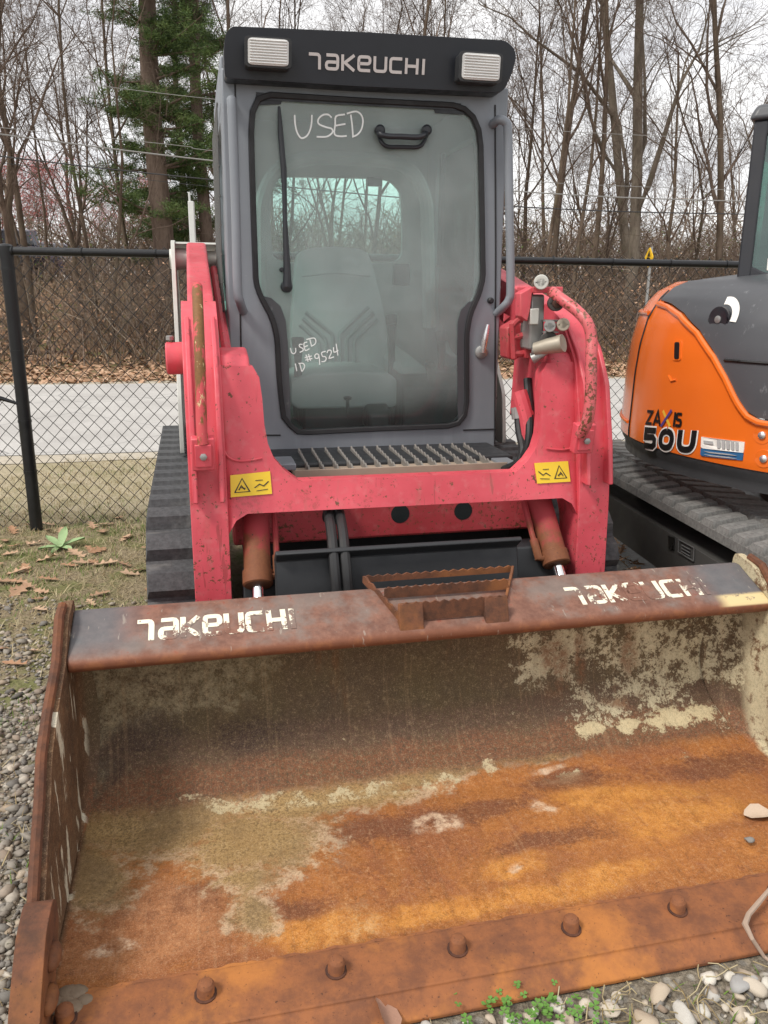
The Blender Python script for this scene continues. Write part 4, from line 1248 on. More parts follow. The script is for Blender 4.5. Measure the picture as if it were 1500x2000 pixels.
# ------------------------------------------------------------------ loader cab
YF = 1.88                                              # front plane of the cab
ZS, ZT = .79, 2.15                                     # sill and roof underside
def hw(z): return .545 - .014 * (z - ZS) / (ZT - ZS)
cab_front = [(XC - hw(ZT), ZT), (XC + hw(ZT), ZT), (XC + hw(ZS), ZS - .02), (XC - hw(ZS), ZS - .02)]
open_px = [(508, 181), (700, 193), (897, 203), (925, 222), (941, 262), (944, 420), (946, 545), (936, 580), (921, 612), (914, 650), (914, 740), (914, 806), (893, 834), (720, 841), (580, 848), (550, 818), (542, 740), (538, 660), (529, 622), (508, 585), (497, 555), (492, 420), (487, 262), (490, 210)]
op = [mp(px, py, YF) for px, py in open_px]
op2 = np.array([(p[0], p[2]) for p in op])
N = 96
# same-angle sampling of outer and inner outlines
cc = np.array([XC, 1.45])
def by_angle(poly, n=N):
    P = np.array(poly, float); Q = np.vstack([P, P[:1]])
    dens = np.vstack([Q[i] + (Q[i + 1] - Q[i]) * np.linspace(0, 1, 60, endpoint=False)[:, None] for i in range(len(P))])
    a = np.unwrap(np.arctan2(dens[:, 1] - cc[1], dens[:, 0] - cc[0]))
    if a[-1] < a[0]: dens, a = dens[::-1], a[::-1]
    a = a - a[0]; off = math.atan2(dens[0, 1] - cc[1], dens[0, 0] - cc[0])
    t = np.linspace(0, 2 * math.pi, n, endpoint=False)
    tt = (t - off) % (2 * math.pi)
    dens = np.vstack([dens, dens[:1]]); a = np.append(a, 2 * math.pi)
    return np.stack([np.interp(tt, a, dens[:, 0]), np.interp(tt, a, dens[:, 1])], axis=1)
# add exact corner angles of the outer outline so that its corners stay sharp
outer_a = by_angle(cab_front)
for c in cab_front:
    k = np.argmin(np.linalg.norm(outer_a - np.array(c), axis=1)); outer_a[k] = c
inner_a = by_angle(rounded(op2, .02, 2))
def at_y(P, y): return [(p[0], y, p[1]) for p in P]
cab = MB().ring(at_y(outer_a, YF), at_y(outer_a, YF + .09), at_y(inner_a, YF), at_y(inner_a, YF + .09)).build('cab', MT['cab grey'], loader, bevel=.006)
tag(cab, 'grey steel cab with black header and one large glass door')
# gasket, glass, printed glass border
g_in = inset(inner_a, .016)
MB().ring(at_y(inset(inner_a, -.003), YF - .012), at_y(inset(inner_a, -.003), YF + .02), at_y(g_in, YF - .010), at_y(g_in, YF + .02)).build('door_gasket', MT['gasket rubber'], cab, bevel=.003)
pane = [(p[0], p[1]) for p in inset(inner_a, .012)]
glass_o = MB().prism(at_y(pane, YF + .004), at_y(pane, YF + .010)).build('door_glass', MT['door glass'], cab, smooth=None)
def flat_px(name, pts, mat, y, parent=None, t=.002):
    P = [mp(a, b_, y) for a, b_ in pts]
    return MB().prism(P, [p + np.array([0, t, 0]) for p in P]).build(name, mat, parent or cab, smooth=None)
# dark border bands on the glass: narrow top band with two deeper corners, and the two knee panels
flat_px('glass_border', [(500, 184), (553, 187), (549, 203), (496, 206)], MT['black plastic'], YF - .001)
flat_px('glass_border', [(845, 201), (900, 205), (922, 224), (850, 221)], MT['black plastic'], YF - .001)
flat_px('knee_panel', [(512, 578), (530, 582), (548, 598), (558, 625), (563, 680), (567, 790), (568, 838), (556, 818), (546, 740), (543, 660), (534, 622)], MT['hood grey'], YF - .001)
flat_px('knee_panel', [(932, 586), (915, 590), (901, 605), (894, 630), (893, 700), (894, 800), (896, 826), (908, 804), (909, 700), (910, 645), (918, 610)], MT['hood grey'], YF - .001)
flat_px('glass_border', [(500, 180), (700, 191), (900, 202), (906, 216), (700, 206), (503, 195)], MT['black plastic'], YF - .0035)
# seams of the door: left hinge rebate and outer frame line
for pts in ([(459, 165), (462, 300), (466, 480), (472, 720)], [(967, 205), (968, 500), (966, 868)], [(517, 850), (548, 850)], [(905, 840), (968, 838)]):
    MB().tube([mp(a, b_, YF - .0005) for a, b_ in pts], .0035, 6).build('door_seam', MT['gasket rubber'], cab)
# door handle and lock
h0 = mp(941, 688, YF - .012)
MB().lathe(h0 + np.array([0, .015, 0]), (0, -1, 0), [(0, .026), (.012, .026), (.016, .020), (.017, .006)], 16).build('handle_rose', MT['grey steel'], cab)
MB().tube([h0 + np.array([.0, -.014, .0]), mp(946, 668, YF - .032), mp(950, 650, YF - .036), mp(953, 634, YF - .034)], [.010, .013, .011, .007], 8).build('door_handle', MT['handle chrome'], cab, smooth=60)
MB().lathe(mp(957, 587, YF), (0, -1, 0), [(-.004, .012), (.014, .012), (.018, .007)], 12).build('door_stop', MT['gasket rubber'], cab)
# grab bars on both corners
MB().tube(smooth_path([mp(452, 203, YF + .0), mp(452, 200, YF - .055), mp(453, 212, YF - .068), mp(460, 400, YF - .068), mp(464, 560, YF - .066), mp(469, 590, YF - .055), mp(475, 608, YF - .0)], 5), .0165, 12).build('grab_bar', MT['cab grey'], loader)
MB().tube(smooth_path([mp(962, 243, YF + .0), mp(975, 234, YF - .05), mp(988, 240, YF - .06), mp(992, 262, YF - .062), mp(995, 420, YF - .062), mp(997, 560, YF - .062), mp(994, 585, YF - .058), mp(985, 598, YF - .045), mp(970, 612, YF - .0)], 5), .0165, 12).build('grab_bar', MT['cab grey'], loader)
# header: black visor with rounded ends, leaning forward
HY0 = 1.775
hpx = [(439, 152), (437, 100), (440, 66), (452, 50), (700, 62), (985, 80), (1002, 94), (1007, 112), (1000, 140), (986, 172), (976, 182), (700, 169)]
hd_t = [(q[0], q[2]) for q in (mp(a, b_, HY0 + .035 * (b_ - 50) / 130) for a, b_ in hpx)]
H0 = rounded(hd_t, .015, 3)
ZH0 = max(z for _, z in hd_t)
def hy(z): return HY0 + (ZH0 - z) * .17
hdr = MB().prism([(x, hy(z), z) for x, z in H0], [(x, 1.94, z) for x, z in H0]).build('cab_header', MT['header black'], cab, bevel=.014, seg=3)
MB().box(XC - .50, XC + .50, 1.90, 2.90, ZH0 - .05, ZH0 + .010).build('cab_roof', MT['tower pale grey'], cab, bevel=.015)
def hdr_pt(px, py):
    Y = 1.79
    for _ in range(6):
        q = mp(px, py, Y); Y = hy(q[2])
    return q
# header lettering
tl2, tw2 = text_lines('TaKeUCHI', 1.20)
q0, q1, q2 = hdr_pt(603, 135), hdr_pt(829, 147), hdr_pt(603, 103)
t = MB()
def plh(u, v, k): return q0 + (q1 - q0) * u + (q2 - q0) * v + np.array([0, -.003 - .0002 * k, 0])
for k, l in enumerate(tl2):
    W = np.linalg.norm(q1 - q0); Hh = np.linalg.norm(q2 - q0)
    pts = [(p[0] / tw2 * W, p[1] * Hh) for p in l]
    vs, fs = ribbon(pts, .0098)
    t.add([plh(p[0] / W, p[1] / Hh, k) for p in vs], fs)
t.build('header_lettering', MT['header letter'], cab, smooth=None)
# work lights
for qx in ([(479, 81), (563, 87), (561, 140), (481, 136)], [(892, 110), (969, 115), (965, 168), (890, 163)]):
    P = [hdr_pt(*p) for p in qx]
    c = sum(P) / 4
    ux = (P[1] - P[0] + P[2] - P[3]) / 4; vz = (P[0] - P[3] + P[1] - P[2]) / 4
    def rr(sc, dy, n=6):
        o = rounded([(-1, -1), (1, -1), (1, 1), (-1, 1)], .28, n)
        return [c + ux * p[0] * sc + vz * p[1] * sc * 1.0 + np.array([0, dy, 0]) for p in o]
    li = MB().prism(rr(1.10, -.055), rr(1.04, .03)).build('work_light', MT['lamp body'], cab, bevel=.004)
    MB().prism(rr(.95, -.060), rr(.95, -.050)).build('light_lens', MT['light lens'], cab, bevel=.003)
    lines = MB()
    for k in range(9):
        lv = -.8 + k * .2
        a_ = c + ux * -.86 + vz * lv + np.array([0, -.061, 0]); b_ = c + ux * .86 + vz * lv + np.array([0, -.061, 0])
        lines.tube([a_, b_], .0026, 6)
    lines.build('lens_ribs', MT['light lens'], cab)
# wiper
w0 = mp(561, 560, YF - .03)
MB().lathe(w0 + np.array([0, .04, 0]), (0, -1, 0), [(0, .022), (.03, .022), (.045, .018), (.048, .008)], 14).build('wiper_pivot', MT['black plastic'], cab)
MB().tube([w0, mp(561, 530, YF - .03), mp(557, 440, YF - .028), mp(553, 330, YF - .02)], [.017, .014, .009, .006], 8).build('wiper_arm', MT['black plastic'], cab)
MB().tube([mp(545, 208, YF - .012), mp(548, 260, YF - .014), mp(554, 330, YF - .016), mp(558, 440, YF - .014)], [.005, .010, .011, .006], 8).build('wiper_blade', MT['black plastic'], cab)
MB().lathe(mp(550, 527, YF), (0, -1, 0), [(0, .009), (.02, .009), (.026, .006)], 10).build('washer_nozzle', MT['black plastic'], cab)
# inside handle on the glass (two feet and a bowed bar)
MB().tube(smooth_path([mp(741, 256, YF + .012), mp(742, 262, YF - .03), mp(757, 266, YF - .034), mp(786, 267, YF - .034), mp(816, 268, YF - .034), mp(830, 263, YF - .03), mp(832, 257, YF + .012)], 5), .0105, 10).build('glass_handle', MT['black plastic'], cab)
MB().tube(smooth_path([mp(738, 256, YF + .012), mp(744, 276, YF - .012), mp(757, 286, YF - .014), mp(786, 287, YF - .014), mp(816, 287, YF - .014), mp(828, 277, YF - .012), mp(835, 257, YF + .012)], 5), .0075, 10).build('glass_handle', MT['black plastic'], cab)
for px in (741, 832):
    MB().lathe(mp(px, 255, YF - .002), (0, -1, 0), [(0, .019), (.014, .019), (.02, .012)], 14).build('handle_foot', MT['black plastic'], cab)
# handwriting on the glass
def zA(l): return [(400 + a / 2.308, 40 + b_ / 2.308) for a, b_ in l]
def zB(l): return [(400 + a / 2.308, 450 + b_ / 2.308) for a, b_ in l]
used = [[(405, 425), (408, 470), (418, 508), (436, 530), (460, 520), (474, 495), (481, 465), (483, 425)],
        [(572, 438), (556, 424), (532, 426), (512, 445), (514, 466), (545, 480), (572, 488), (575, 505), (550, 523), (504, 524)],
        [(632, 423), (592, 432), (588, 468), (585, 512), (610, 522), (640, 520)], [(590, 474), (634, 466)],
        [(658, 424), (664, 470), (668, 520)], [(640, 420), (680, 410), (704, 424), (713, 452), (706, 490), (688, 514), (664, 525)]]
small = [[(386, 530), (391, 550), (402, 556), (410, 546), (409, 530)], [(441, 514), (428, 514), (427, 524), (441, 532), (443, 542), (428, 550)],
         [(462, 503), (447, 510), (453, 541), (472, 533)], [(449, 525), (465, 519)], [(474, 492), (482, 524)], [(458, 492), (492, 485), (501, 500), (495, 514), (480, 522)],
         [(408, 600), (415, 635)], [(428, 600), (437, 636)], [(422, 600), (444, 600), (450, 616), (438, 637)],
         [(456, 560), (466, 592)], [(467, 557), (477, 588)], [(450, 574), (482, 566)], [(453, 585), (485, 577)],
         [(514, 562), (505, 556), (496, 564), (499, 576), (511, 575), (514, 560), (517, 584), (518, 606)],
         [(545, 545), (527, 551), (531, 568), (543, 569), (547, 580), (540, 590), (526, 592)],
         [(551, 553), (556, 541), (568, 541), (570, 553), (560, 576), (582, 570)], [(580, 526), (583, 549), (602, 540)], [(592, 511), (600, 564)]]
wr = MB()
for k, l in enumerate([zA(l) for l in used]):
    P = [mp(a, b_, YF + .002) for a, b_ in l]
    P = smooth_path(P, 4)
    vs, fs = ribbon([(p[0], p[2]) for p in P], .0058)
    wr.add([(a, YF + .0030 - .0002 * k, b_) for a, b_ in vs], fs)
wr.build('chalk_writing', MT['marker white'], cab, smooth=None)
wr = MB()
for k, l in enumerate([zB(l) for l in small]):
    P = smooth_path([mp(a, b_, YF + .002) for a, b_ in l], 3)
    vs, fs = ribbon([(p[0], p[2]) for p in P], .0042)
    wr.add([(a, YF + .0032 - .0001 * k, b_) for a, b_ in vs], fs)
wr.build('chalk_writing', MT['marker white'], cab, smooth=None)

# side walls with window openings and steel screens, rear wall with rounded window, floor, ceiling
yz_out = [(YF + .09, ZT + .06), (2.90, ZT + .06), (2.90, .78), (YF + .09, .78)]
yz_in = rounded([(YF + .20, 2.02), (2.68, 2.02), (2.72, 1.30), (2.45, 1.12), (YF + .22, 1.12)], .08, 5)
for sgn in (-1, 1):
    def at_x(P, d):
        return [(XC + sgn * (hw(z) - d), y, z) for y, z in P]
    cc = np.array([2.30, 1.55])
    A_, B_ = by_angle(yz_out), by_angle(yz_in)
    for c in yz_out:
        k = np.argmin(np.linalg.norm(A_ - np.array(c), axis=1)); A_[k] = c
    MB().ring(at_x(A_, .0), at_x(A_, .045), at_x(B_, .0), at_x(B_, .045)).build('side_wall', MT['cab grey'], cab, bevel=.006)
    MB().prism(at_x(inset(B_, -.006), .030), at_x(inset(B_, -.006), .036)).build('side_window', MT['side glass'], cab, smooth=None)
    # screen: crossed flat bars just outside the window
    for k in range(15):
        y = YF + .16 + k * .11
        if y > 2.74: break
        MB().tube([(XC + sgn * (hw(2.06) + .014), y, 2.06), (XC + sgn * (hw(1.10) + .014), y, 1.10)], .0032, 6).build('screen_bar', MT['screen grey' if sgn < 0 else 'black steel'], cab)
    for k in range(15):
        z = 1.12 + k * .105
        if z > 2.08: break
        MB().tube([(XC + sgn * (hw(z) + .012), YF + .14, z), (XC + sgn * (hw(z) + .012), 2.74, z)], .0032, 6).build('screen_bar', MT['screen grey' if sgn < 0 else 'black steel'], cab)
    # engine side panel below the window with its louvre edge
    MB().ex_x([(YF + .12, .82), (YF + .12, 1.10), (2.84, 1.10), (2.84, .82)], XC + sgn * .548, XC + sgn * .568).build('lower_panel', MT['cab grey'], cab, bevel=.004)
rw = [mp(a, b_, 2.82) for a, b_ in [(530, 352), (560, 345), (720, 348), (762, 352), (783, 375), (786, 440), (786, 500), (770, 512), (700, 513), (560, 512), (534, 505), (528, 440)]]
rw2 = [(p[0], p[2]) for p in rw]
cc = np.mean(np.array(rw2), axis=0)
ro = [(XC - .50, 2.20), (XC + .50, 2.20), (XC + .52, .80), (XC - .52, .80)]
A_, B_ = by_angle(ro), by_angle(rounded(rw2, .02, 2))
for c in ro:
    k = np.argmin(np.linalg.norm(A_ - np.array(c), axis=1)); A_[k] = c
MB().ring(at_y(A_, 2.815), at_y(A_, 2.855), at_y(B_, 2.815), at_y(B_, 2.855)).build('rear_wall', MT['interior grey'], cab, bevel=.006)
MB().prism(at_y(inset(B_, -.004), 2.83), at_y(inset(B_, -.004), 2.836)).build('rear_window', MT['side glass'], cab, smooth=None)
# arched roll-over frame seen inside, in front of the rear wall
ar = [mp(a, b_, 2.45) for a, b_ in [(512, 640), (508, 460), (512, 390), (540, 335), (600, 310), (700, 310), (790, 325), (828, 380), (835, 460), (838, 640)]]
MB().tube(smooth_path(ar, 5), .030, 10).build('inner_frame', MT['interior grey'], cab)
MB().box(XC - .49, XC + .49, YF + .05, 2.83, 2.17, 2.20).build('ceiling_liner', MT['interior grey'], cab)
MB().box(XC - .49, XC + .49, YF + .09, 2.83, .805, .83).build('cab_floor', MT['interior grey'], cab)
MB().box(*sorted((mp(718, 352, 2.80)[0], mp(746, 352, 2.80)[0])), 2.785, 2.814, mp(730, 364, 2.80)[2], mp(730, 346, 2.80)[2]).build('latch_block', MT['console black'], cab, bevel=.004)

# seat
YS = 2.42
seat = empty('seat'); seat.parent = loader
def so(pts, y): return [(mp(a, b_, y)[0], mp(a, b_, y)[2]) for a, b_ in pts]
back = so([(578, 520), (584, 495), (604, 484), (655, 481), (706, 485), (722, 497), (731, 530), (746, 600), (752, 660), (748, 722), (572, 726), (568, 640)], YS)
bk = rounded(back, .02, 3)
MB().prism([(x, YS - .06 + .16 * (z - 1.1), z) for x, z in bk], [(x, YS + .05 + .16 * (z - 1.1), z) for x, z in bk]).build('backrest', MT['seat vinyl'], seat, bevel=.03, seg=4)
cu = so([(566, 742), (610, 728), (700, 724), (760, 730), (782, 748), (784, 786), (765, 795), (580, 798), (564, 786)], 2.1)
MB().prism([(x, 2.08, z) for x, z in cu], [(x * .92 + XC * .08, YS - .02, z + .02) for x, z in cu]).build('cushion', MT['seat vinyl'], seat, bevel=.03, seg=4)
def yb(z): return YS - .064 + .16 * (z - 1.1)
for l in ([(598, 610), (640, 645), (650, 660), (651, 722)], [(592, 622), (628, 655), (637, 670), (637, 722)], [(722, 600), (672, 645), (664, 660), (664, 722)], [(732, 612), (688, 652), (678, 668), (678, 722)],
          [(738, 624), (702, 656), (692, 672), (692, 722)], [(586, 634), (616, 662), (624, 676), (624, 722)]):
    P = [mp(a, b_, YS - .05) for a, b_ in l]
    MB().tube(smooth_path([(p[0], yb(p[2]), p[2]) for p in P], 4), .0085, 8).build('seat_groove', MT['seat groove'], seat)
MB().tube(smooth_path([(p[0], p[1], p[2]) for p in [mp(590, 540, YS - .055), mp(655, 534, YS - .058), mp(722, 540, YS - .055)]], 4), .004, 6).build('seat_seam', MT['seat groove'], seat)
MB().box(mp(590, 800, 2.15)[0], mp(770, 800, 2.15)[0], 2.1, 2.5, .83, mp(590, 795, 2.1)[2] + .01).build('seat_base', MT['console black'], seat, bevel=.01)
# controls
con = empty('control_console'); con.parent = loader
P0, P1 = mp(786, 748, 1.98), mp(905, 832, 1.98)
MB().ex_x([(1.97, .832), (1.97, P0[2] - .02), (2.03, P0[2] + .03), (2.22, P0[2] + .05), (2.25, .832)], P0[0], P1[0] + .02).build('foot_console', MT['console black'], con, bevel=.012)
for px, py, yy, hh in ((840, 712, 2.0, 50), (898, 716, 1.96, 80)):
    a, t_ = mp(px, py + hh, yy), mp(px, py, yy)
    MB().tube([a, t_ + np.array([0, 0, -.02]), t_], [.011, .011, .020], 10).build('pedal_lever', MT['console black'], con)
    MB().ico(t_, .020, 2, (1.2, 1, .8)).build('lever_knob', MT['console black'], con, smooth=80)
for px, pt, pb, yy in ((765, 615, 770, 2.2), (862, 648, 780, 2.15), (582, 660, 760, 2.12)):
    a, t_ = mp(px, pb, yy), mp(px, pt + 20, yy)
    MB().tube([a, a + (t_ - a) * .6, t_], [.022, .014, .020], 10).build('joystick', MT['console black'], con)
    MB().tube([t_, mp(px, pt, yy) + np.array([0, .01, 0])], [.024, .028], 10).build('joystick_grip', MT['console black'], con, bevel=.004)
for xa, xb in ((mp(755, 760, 2.3)[0], mp(755, 760, 2.3)[0] + .12), (XC - .49, XC - .37)):
    MB().ex_x([(1.98, .83), (2.05, 1.10), (2.55, 1.16), (2.75, 1.20), (2.75, .83)], xa, xb).build('arm_pod', MT['interior grey'], con, bevel=.02)
a, t_ = mp(679, 815, 1.96), mp(679, 778, 1.96)
MB().tube([a, t_], .007, 8).build('small_lever', MT['console black'], con)
MB().lathe(t_, (0, 0, 1), [(-.006, .014), (.004, .018), (.008, .012)], 10).build('lever_knob', MT['console black'], con)
pd = MB(); c = mp(738, 815, 1.93)
pd.ex_x([(1.90, c[2] - .05), (1.90, c[2] + .02), (1.96, c[2] + .055), (2.04, c[2] + .03), (2.06, c[2] - .05)], c[0] - .045, c[0] + .05)
pd.build('floor_pedal', MT['console black'], con, bevel=.015)
MB().tube([mp(865, 300, 2.1), mp(858, 520, 2.1)], .012, 8).build('door_strut', MT['black steel'], con)
MB().box(*sorted((mp(768, 512, 2.5)[0], mp(800, 512, 2.5)[0])), 2.48, 2.52, mp(780, 558, 2.5)[2], mp(780, 515, 2.5)[2]).build('monitor', MT['console black'], con, bevel=.008)

# ---- step under the door
ys0, ys1 = 1.46, 1.83
a0, a1 = mp(576, 938, ys0), mp(991, 916, ys0)
zst = (a0[2] + a1[2]) / 2
stp = MB().box(a0[0], a1[0], ys0, ys0 + .006, zst - .0, zst + .030).box(a0[0], a1[0], ys0 + .006, ys1, zst, zst + .008).build('entry_step', MT['tan galvanised'], loader, bevel=.002)
xb0, xb1 = a0[0] + .03, a1[0] - .03
saw_pts = []
n = 7
for i in range(n):
    y0 = ys0 + .03 + (ys1 - ys0 - .05) * i / n; y1 = ys0 + .03 + (ys1 - ys0 - .05) * (i + 1) / n
    saw_pts += [(y0, .016 + .012 * i / n), (y0 + (y1 - y0) * .75, .028 + .012 * i / n)]
blade = [(ys0 + .03, 0.0)] + saw_pts + [(ys1 - .02, .0)]
bl_me = MB().ex_x(blade, -.003, .003).mesh('grate_blade', None)
for i in range(14):
    o = link('grate_blade', bl_me, MT['step steel'], stp)
    x = xb0 + (xb1 - xb0) * (i + .5) / 14
    o.location = (x, 0, zst + .006)
MB().box(-.12, mir(-.12), 1.85, 1.89, .68, .765).build('sill_beam', MT['black steel'], loader, bevel=.004)
MB().box(-.15, mir(-.15), 1.52, 1.86, .71, .742).build('front_deck', MT['black steel'], loader, bevel=.004)
for px in (555, 985):
    c = mp(px, 905, 1.55)
    MB().obox(c, (1, 0, 0), (0, 1, 0), (0, 0, 1), .035, .07, .012).build('deck_bracket', MT['cab grey'], loader, bevel=.004)

# ---- hydraulic couplers on the right arm
cpl = empty('coupler_block'); cpl.parent = loader
Yc = 1.30
def bxp(name, quad, y0, y1, mat, bev=.003):
    A = [mp(a, b_, y0) for a, b_ in quad]; Bq = [p + np.array([0, y1 - y0, 0]) for p in A]
    return MB().prism(A, Bq).build(name, mat, cpl, bevel=bev)
bxp('bracket_cap', [(1041, 560), (1100, 560), (1100, 571), (1042, 573)], Yc, Yc + .14, MT['red paint'])
bxp('bracket_side', [(1016, 573), (1041, 560), (1036, 605), (1030, 628), (1017, 618)], Yc + .01, Yc + .06, MT['red paint'])
bxp('bracket_post', [(1030, 566), (1042, 566), (1040, 700), (1026, 700)], Yc + .08, Yc + .13, MT['worn red paint'])
bxp('valve_body', [(1037, 575), (1065, 575), (1062, 680), (1034, 684)], Yc + .03, Yc + .12, MT['grey steel'], .008)
bxp('valve_tag', [(1036, 603), (1054, 602), (1052, 634), (1036, 634)], Yc + .01, Yc + .03, MT['tower pale grey'])
def fit(name, px, py, r, y0, y1, mat, dx=.0, dz=.0):
    c = mp(px, py, Yc + y1)
    e = mp(px, py, Yc + y0) + np.array([dx, 0, dz])
    d = e - c; L = np.linalg.norm(d)
    return MB().lathe(c, d, [(0, r * .8), (L * .55, r * .8), (L * .56, r), (L * .98, r), (L, r * .9), (L, r * .55), (L * .9, r * .5)], 18).build(name, mat, cpl)
fit('top_port', 1057, 551, .024, -.03, .10, MT['tower pale grey'])
fit('coupler', 1080, 592, .026, -.05, .10, MT['coupler dark'], .012)
fit('coupler_tip', 1083, 593, .014, -.075, -.03, MT['dark pin rust'], .012)
fit('coupler', 1074, 637, .020, -.04, .10, MT['grey steel'])
fit('coupler_tip', 1097, 634, .021, -.06, .06, MT['coupler brass'], .006)
fit('coupler', 1072, 665, .030, -.01, .10, MT['coupler dark'])
MB().tube([mp(1045, 682, Yc + .01), mp(1070, 676, Yc - .02), mp(1092, 672, Yc - .04), mp(1100, 670, Yc - .05)], [.022, .026, .030, .030], 14).build('coupler', MT['coupler brass'], cpl, smooth=50)
MB().tube([mp(1040, 684, Yc + .02), mp(1062, 690, Yc + .0), mp(1040, 700, Yc + .02)], .020, 10).build('coupler', MT['grey steel'], cpl, smooth=60)
for py in (640, 662):
    MB().lathe(mp(1074, py - 12, Yc + .03), (0, 0, 1), [(0, .030), (.006, .030)], 16).build('coupler_flange', MT['grey steel'], cpl)
# red pipes between the cab and the block
for pts in ([(1000, 638), (1012, 626), (1030, 622), (1045, 615)], [(1002, 660), (1020, 655), (1036, 645)], [(1003, 690), (1022, 690), (1045, 676)], [(1000, 632), (1002, 660), (1004, 700)]):
    MB().tube(smooth_path([mp(a, b_, Yc + .10) for a, b_ in pts], 4), .011, 8).build('coupler_pipe', MT['worn red paint'], cpl)
bxp('pipe_cover', [(990, 640), (1015, 625), (1030, 690), (1005, 704), (992, 700)], Yc + .16, Yc + .24, MT['worn red paint'], .006)
bxp('reflector', [(985, 612), (996, 618), (984, 628)], Yc + .14, Yc + .145, MT['red paint'], 0)
# hoses and lamp beside the right leg
hs = MB()
hs.tube(smooth_path([mp(1012, 800, 1.45), mp(1015, 840, 1.42), mp(1022, 880, 1.38), mp(1012, 905, 1.38), mp(985, 918, 1.45)], 5), .017, 10)
hs.tube(smooth_path([mp(1030, 740, 1.45), mp(1034, 800, 1.40), mp(1034, 850, 1.36), mp(1026, 885, 1.36), mp(1005, 912, 1.40)], 5), .015, 10)
hs.build('hydraulic_hose', MT['black hose'], loader)
MB().tube([mp(1009, 796, 1.45), mp(1011, 818, 1.44)], .021, 10).build('hose_ferrule', MT['grey steel'], loader)
MB().tube([mp(1014, 765, 1.43), mp(1028, 810, 1.40), mp(1036, 862, 1.39)], .028, 10).build('arm_pipe', MT['red paint'], loader)

# ---- rubber tracks
def track_path(cs, n=14):
    """cs: wheels (y, z, r) listed counter-clockwise seen from the left; returns outline as a belt round them"""
    pts = []
    for y, z, r in cs:
        for k in range(40):
            a = 2 * math.pi * k / 40
            pts.append((y + r * math.cos(a), z + r * math.sin(a)))
    P = sorted(set(pts))
    def half(Q):
        h = []
        for p in Q:
            while len(h) > 1 and (h[-1][0] - h[-2][0]) * (p[1] - h[-2][1]) - (h[-1][1] - h[-2][1]) * (p[0] - h[-2][0]) <= 0: h.pop()
            h.append(p)
        return h[:-1]
    return half(P) + half(P[::-1])
def make_track(parent, wheels, x0, x1, pitch, lug, mat, wheel_mat, zig=False, thick=.035):
    out = resample(track_path(wheels), 120)
    inn = inset(out, thick)
    belt = MB().ring([(x0, y, z) for y, z in out], [(x1, y, z) for y, z in out], [(x0, y, z) for y, z in inn], [(x1, y, z) for y, z in inn]).build('track_belt', mat, parent, smooth=40)
    d = np.linalg.norm(np.roll(out, -1, axis=0) - out, axis=1).sum()
    n = int(d / pitch)
    s = resample(out, n)
    w = x1 - x0
    # lug: wedge bar with angled ends, built once
    hl, hb = pitch * .30, pitch * .46
    if not zig:
        V = [(-w / 2, -hb, 0), (w / 2, -hb, 0), (w / 2, hb, 0), (-w / 2, hb, 0), (-w / 2 + .008, -hl, lug), (w / 2 - .008, -hl, lug), (w / 2 - .008, hl * .6, lug), (-w / 2 + .008, hl * .6, lug)]
        me = MB().add(V, [(0, 3, 2, 1), (4, 5, 6, 7), (0, 1, 5, 4), (1, 2, 6, 5), (2, 3, 7, 6), (3, 0, 4, 7)]).mesh('tread_lug', None)
    else:
        mbz = MB()
        for (xa, xb, sk) in ((-w / 2, -.01, .35), (.01, w / 2, -.35)):
            o = sk * (xb - xa) * .5
            V = [(xa, -hb - o, 0), (xb, -hb + o, 0), (xb, hb + o, 0), (xa, hb - o, 0), (xa + .008, -hl - o, lug), (xb - .008, -hl + o, lug), (xb - .008, hl + o, lug), (xa + .008, hl - o, lug)]
            mbz.add(V, [(0, 3, 2, 1), (4, 5, 6, 7), (0, 1, 5, 4), (1, 2, 6, 5), (2, 3, 7, 6), (3, 0, 4, 7)])
        me = mbz.mesh('tread_lug', None)
    cen = out.mean(axis=0)
    for i in range(n):
        p = s[i]; t_ = s[(i + 1) % n] - s[i - 1]; t_ /= np.linalg.norm(t_)
        nr = np.array([t_[1], -t_[0]])
        if nr @ (p - cen) < 0: nr = -nr
        o = link('tread_lug', me, mat, belt)
        # local axes: x -> x, y -> tangent, z -> outward normal
        tg = np.array([nr[1], -nr[0]])
        M4 = Matrix(((1, 0, 0, (x0 + x1) / 2), (0, tg[0], nr[0], p[0] - nr[0] * .004), (0, tg[1], nr[1], p[1] - nr[1] * .004), (0, 0, 0, 1)))
        o.matrix_local = M4
    for y, z, r in wheels:
        MB().lathe((x0 + .05, y, z), (1, 0, 0), [(0, .05), (0, r - thick - .01), (w - .1, r - thick - .01), (w - .1, .05)], 24).build('track_wheel', wheel_mat, belt)
    return belt
LW = [(1.665, .335, .305), (3.05, .375, .305)]
tl_ = make_track(loader, LW, -.505, -.225, .125, .040, MT['track rubber'], MT['black steel'])
tr_ = make_track(loader, LW, mir(-.225), mir(-.505), .125, .040, MT['track rubber'], MT['black steel'])
for xa, xb in ((-.40, -.24), (mir(-.24), mir(-.40))):
    MB().ex_x([(1.52, .12), (1.60, .52), (3.0, .55), (3.05, .12)], xa, xb).build('track_frame', MT['black steel'], loader, bevel=.01)
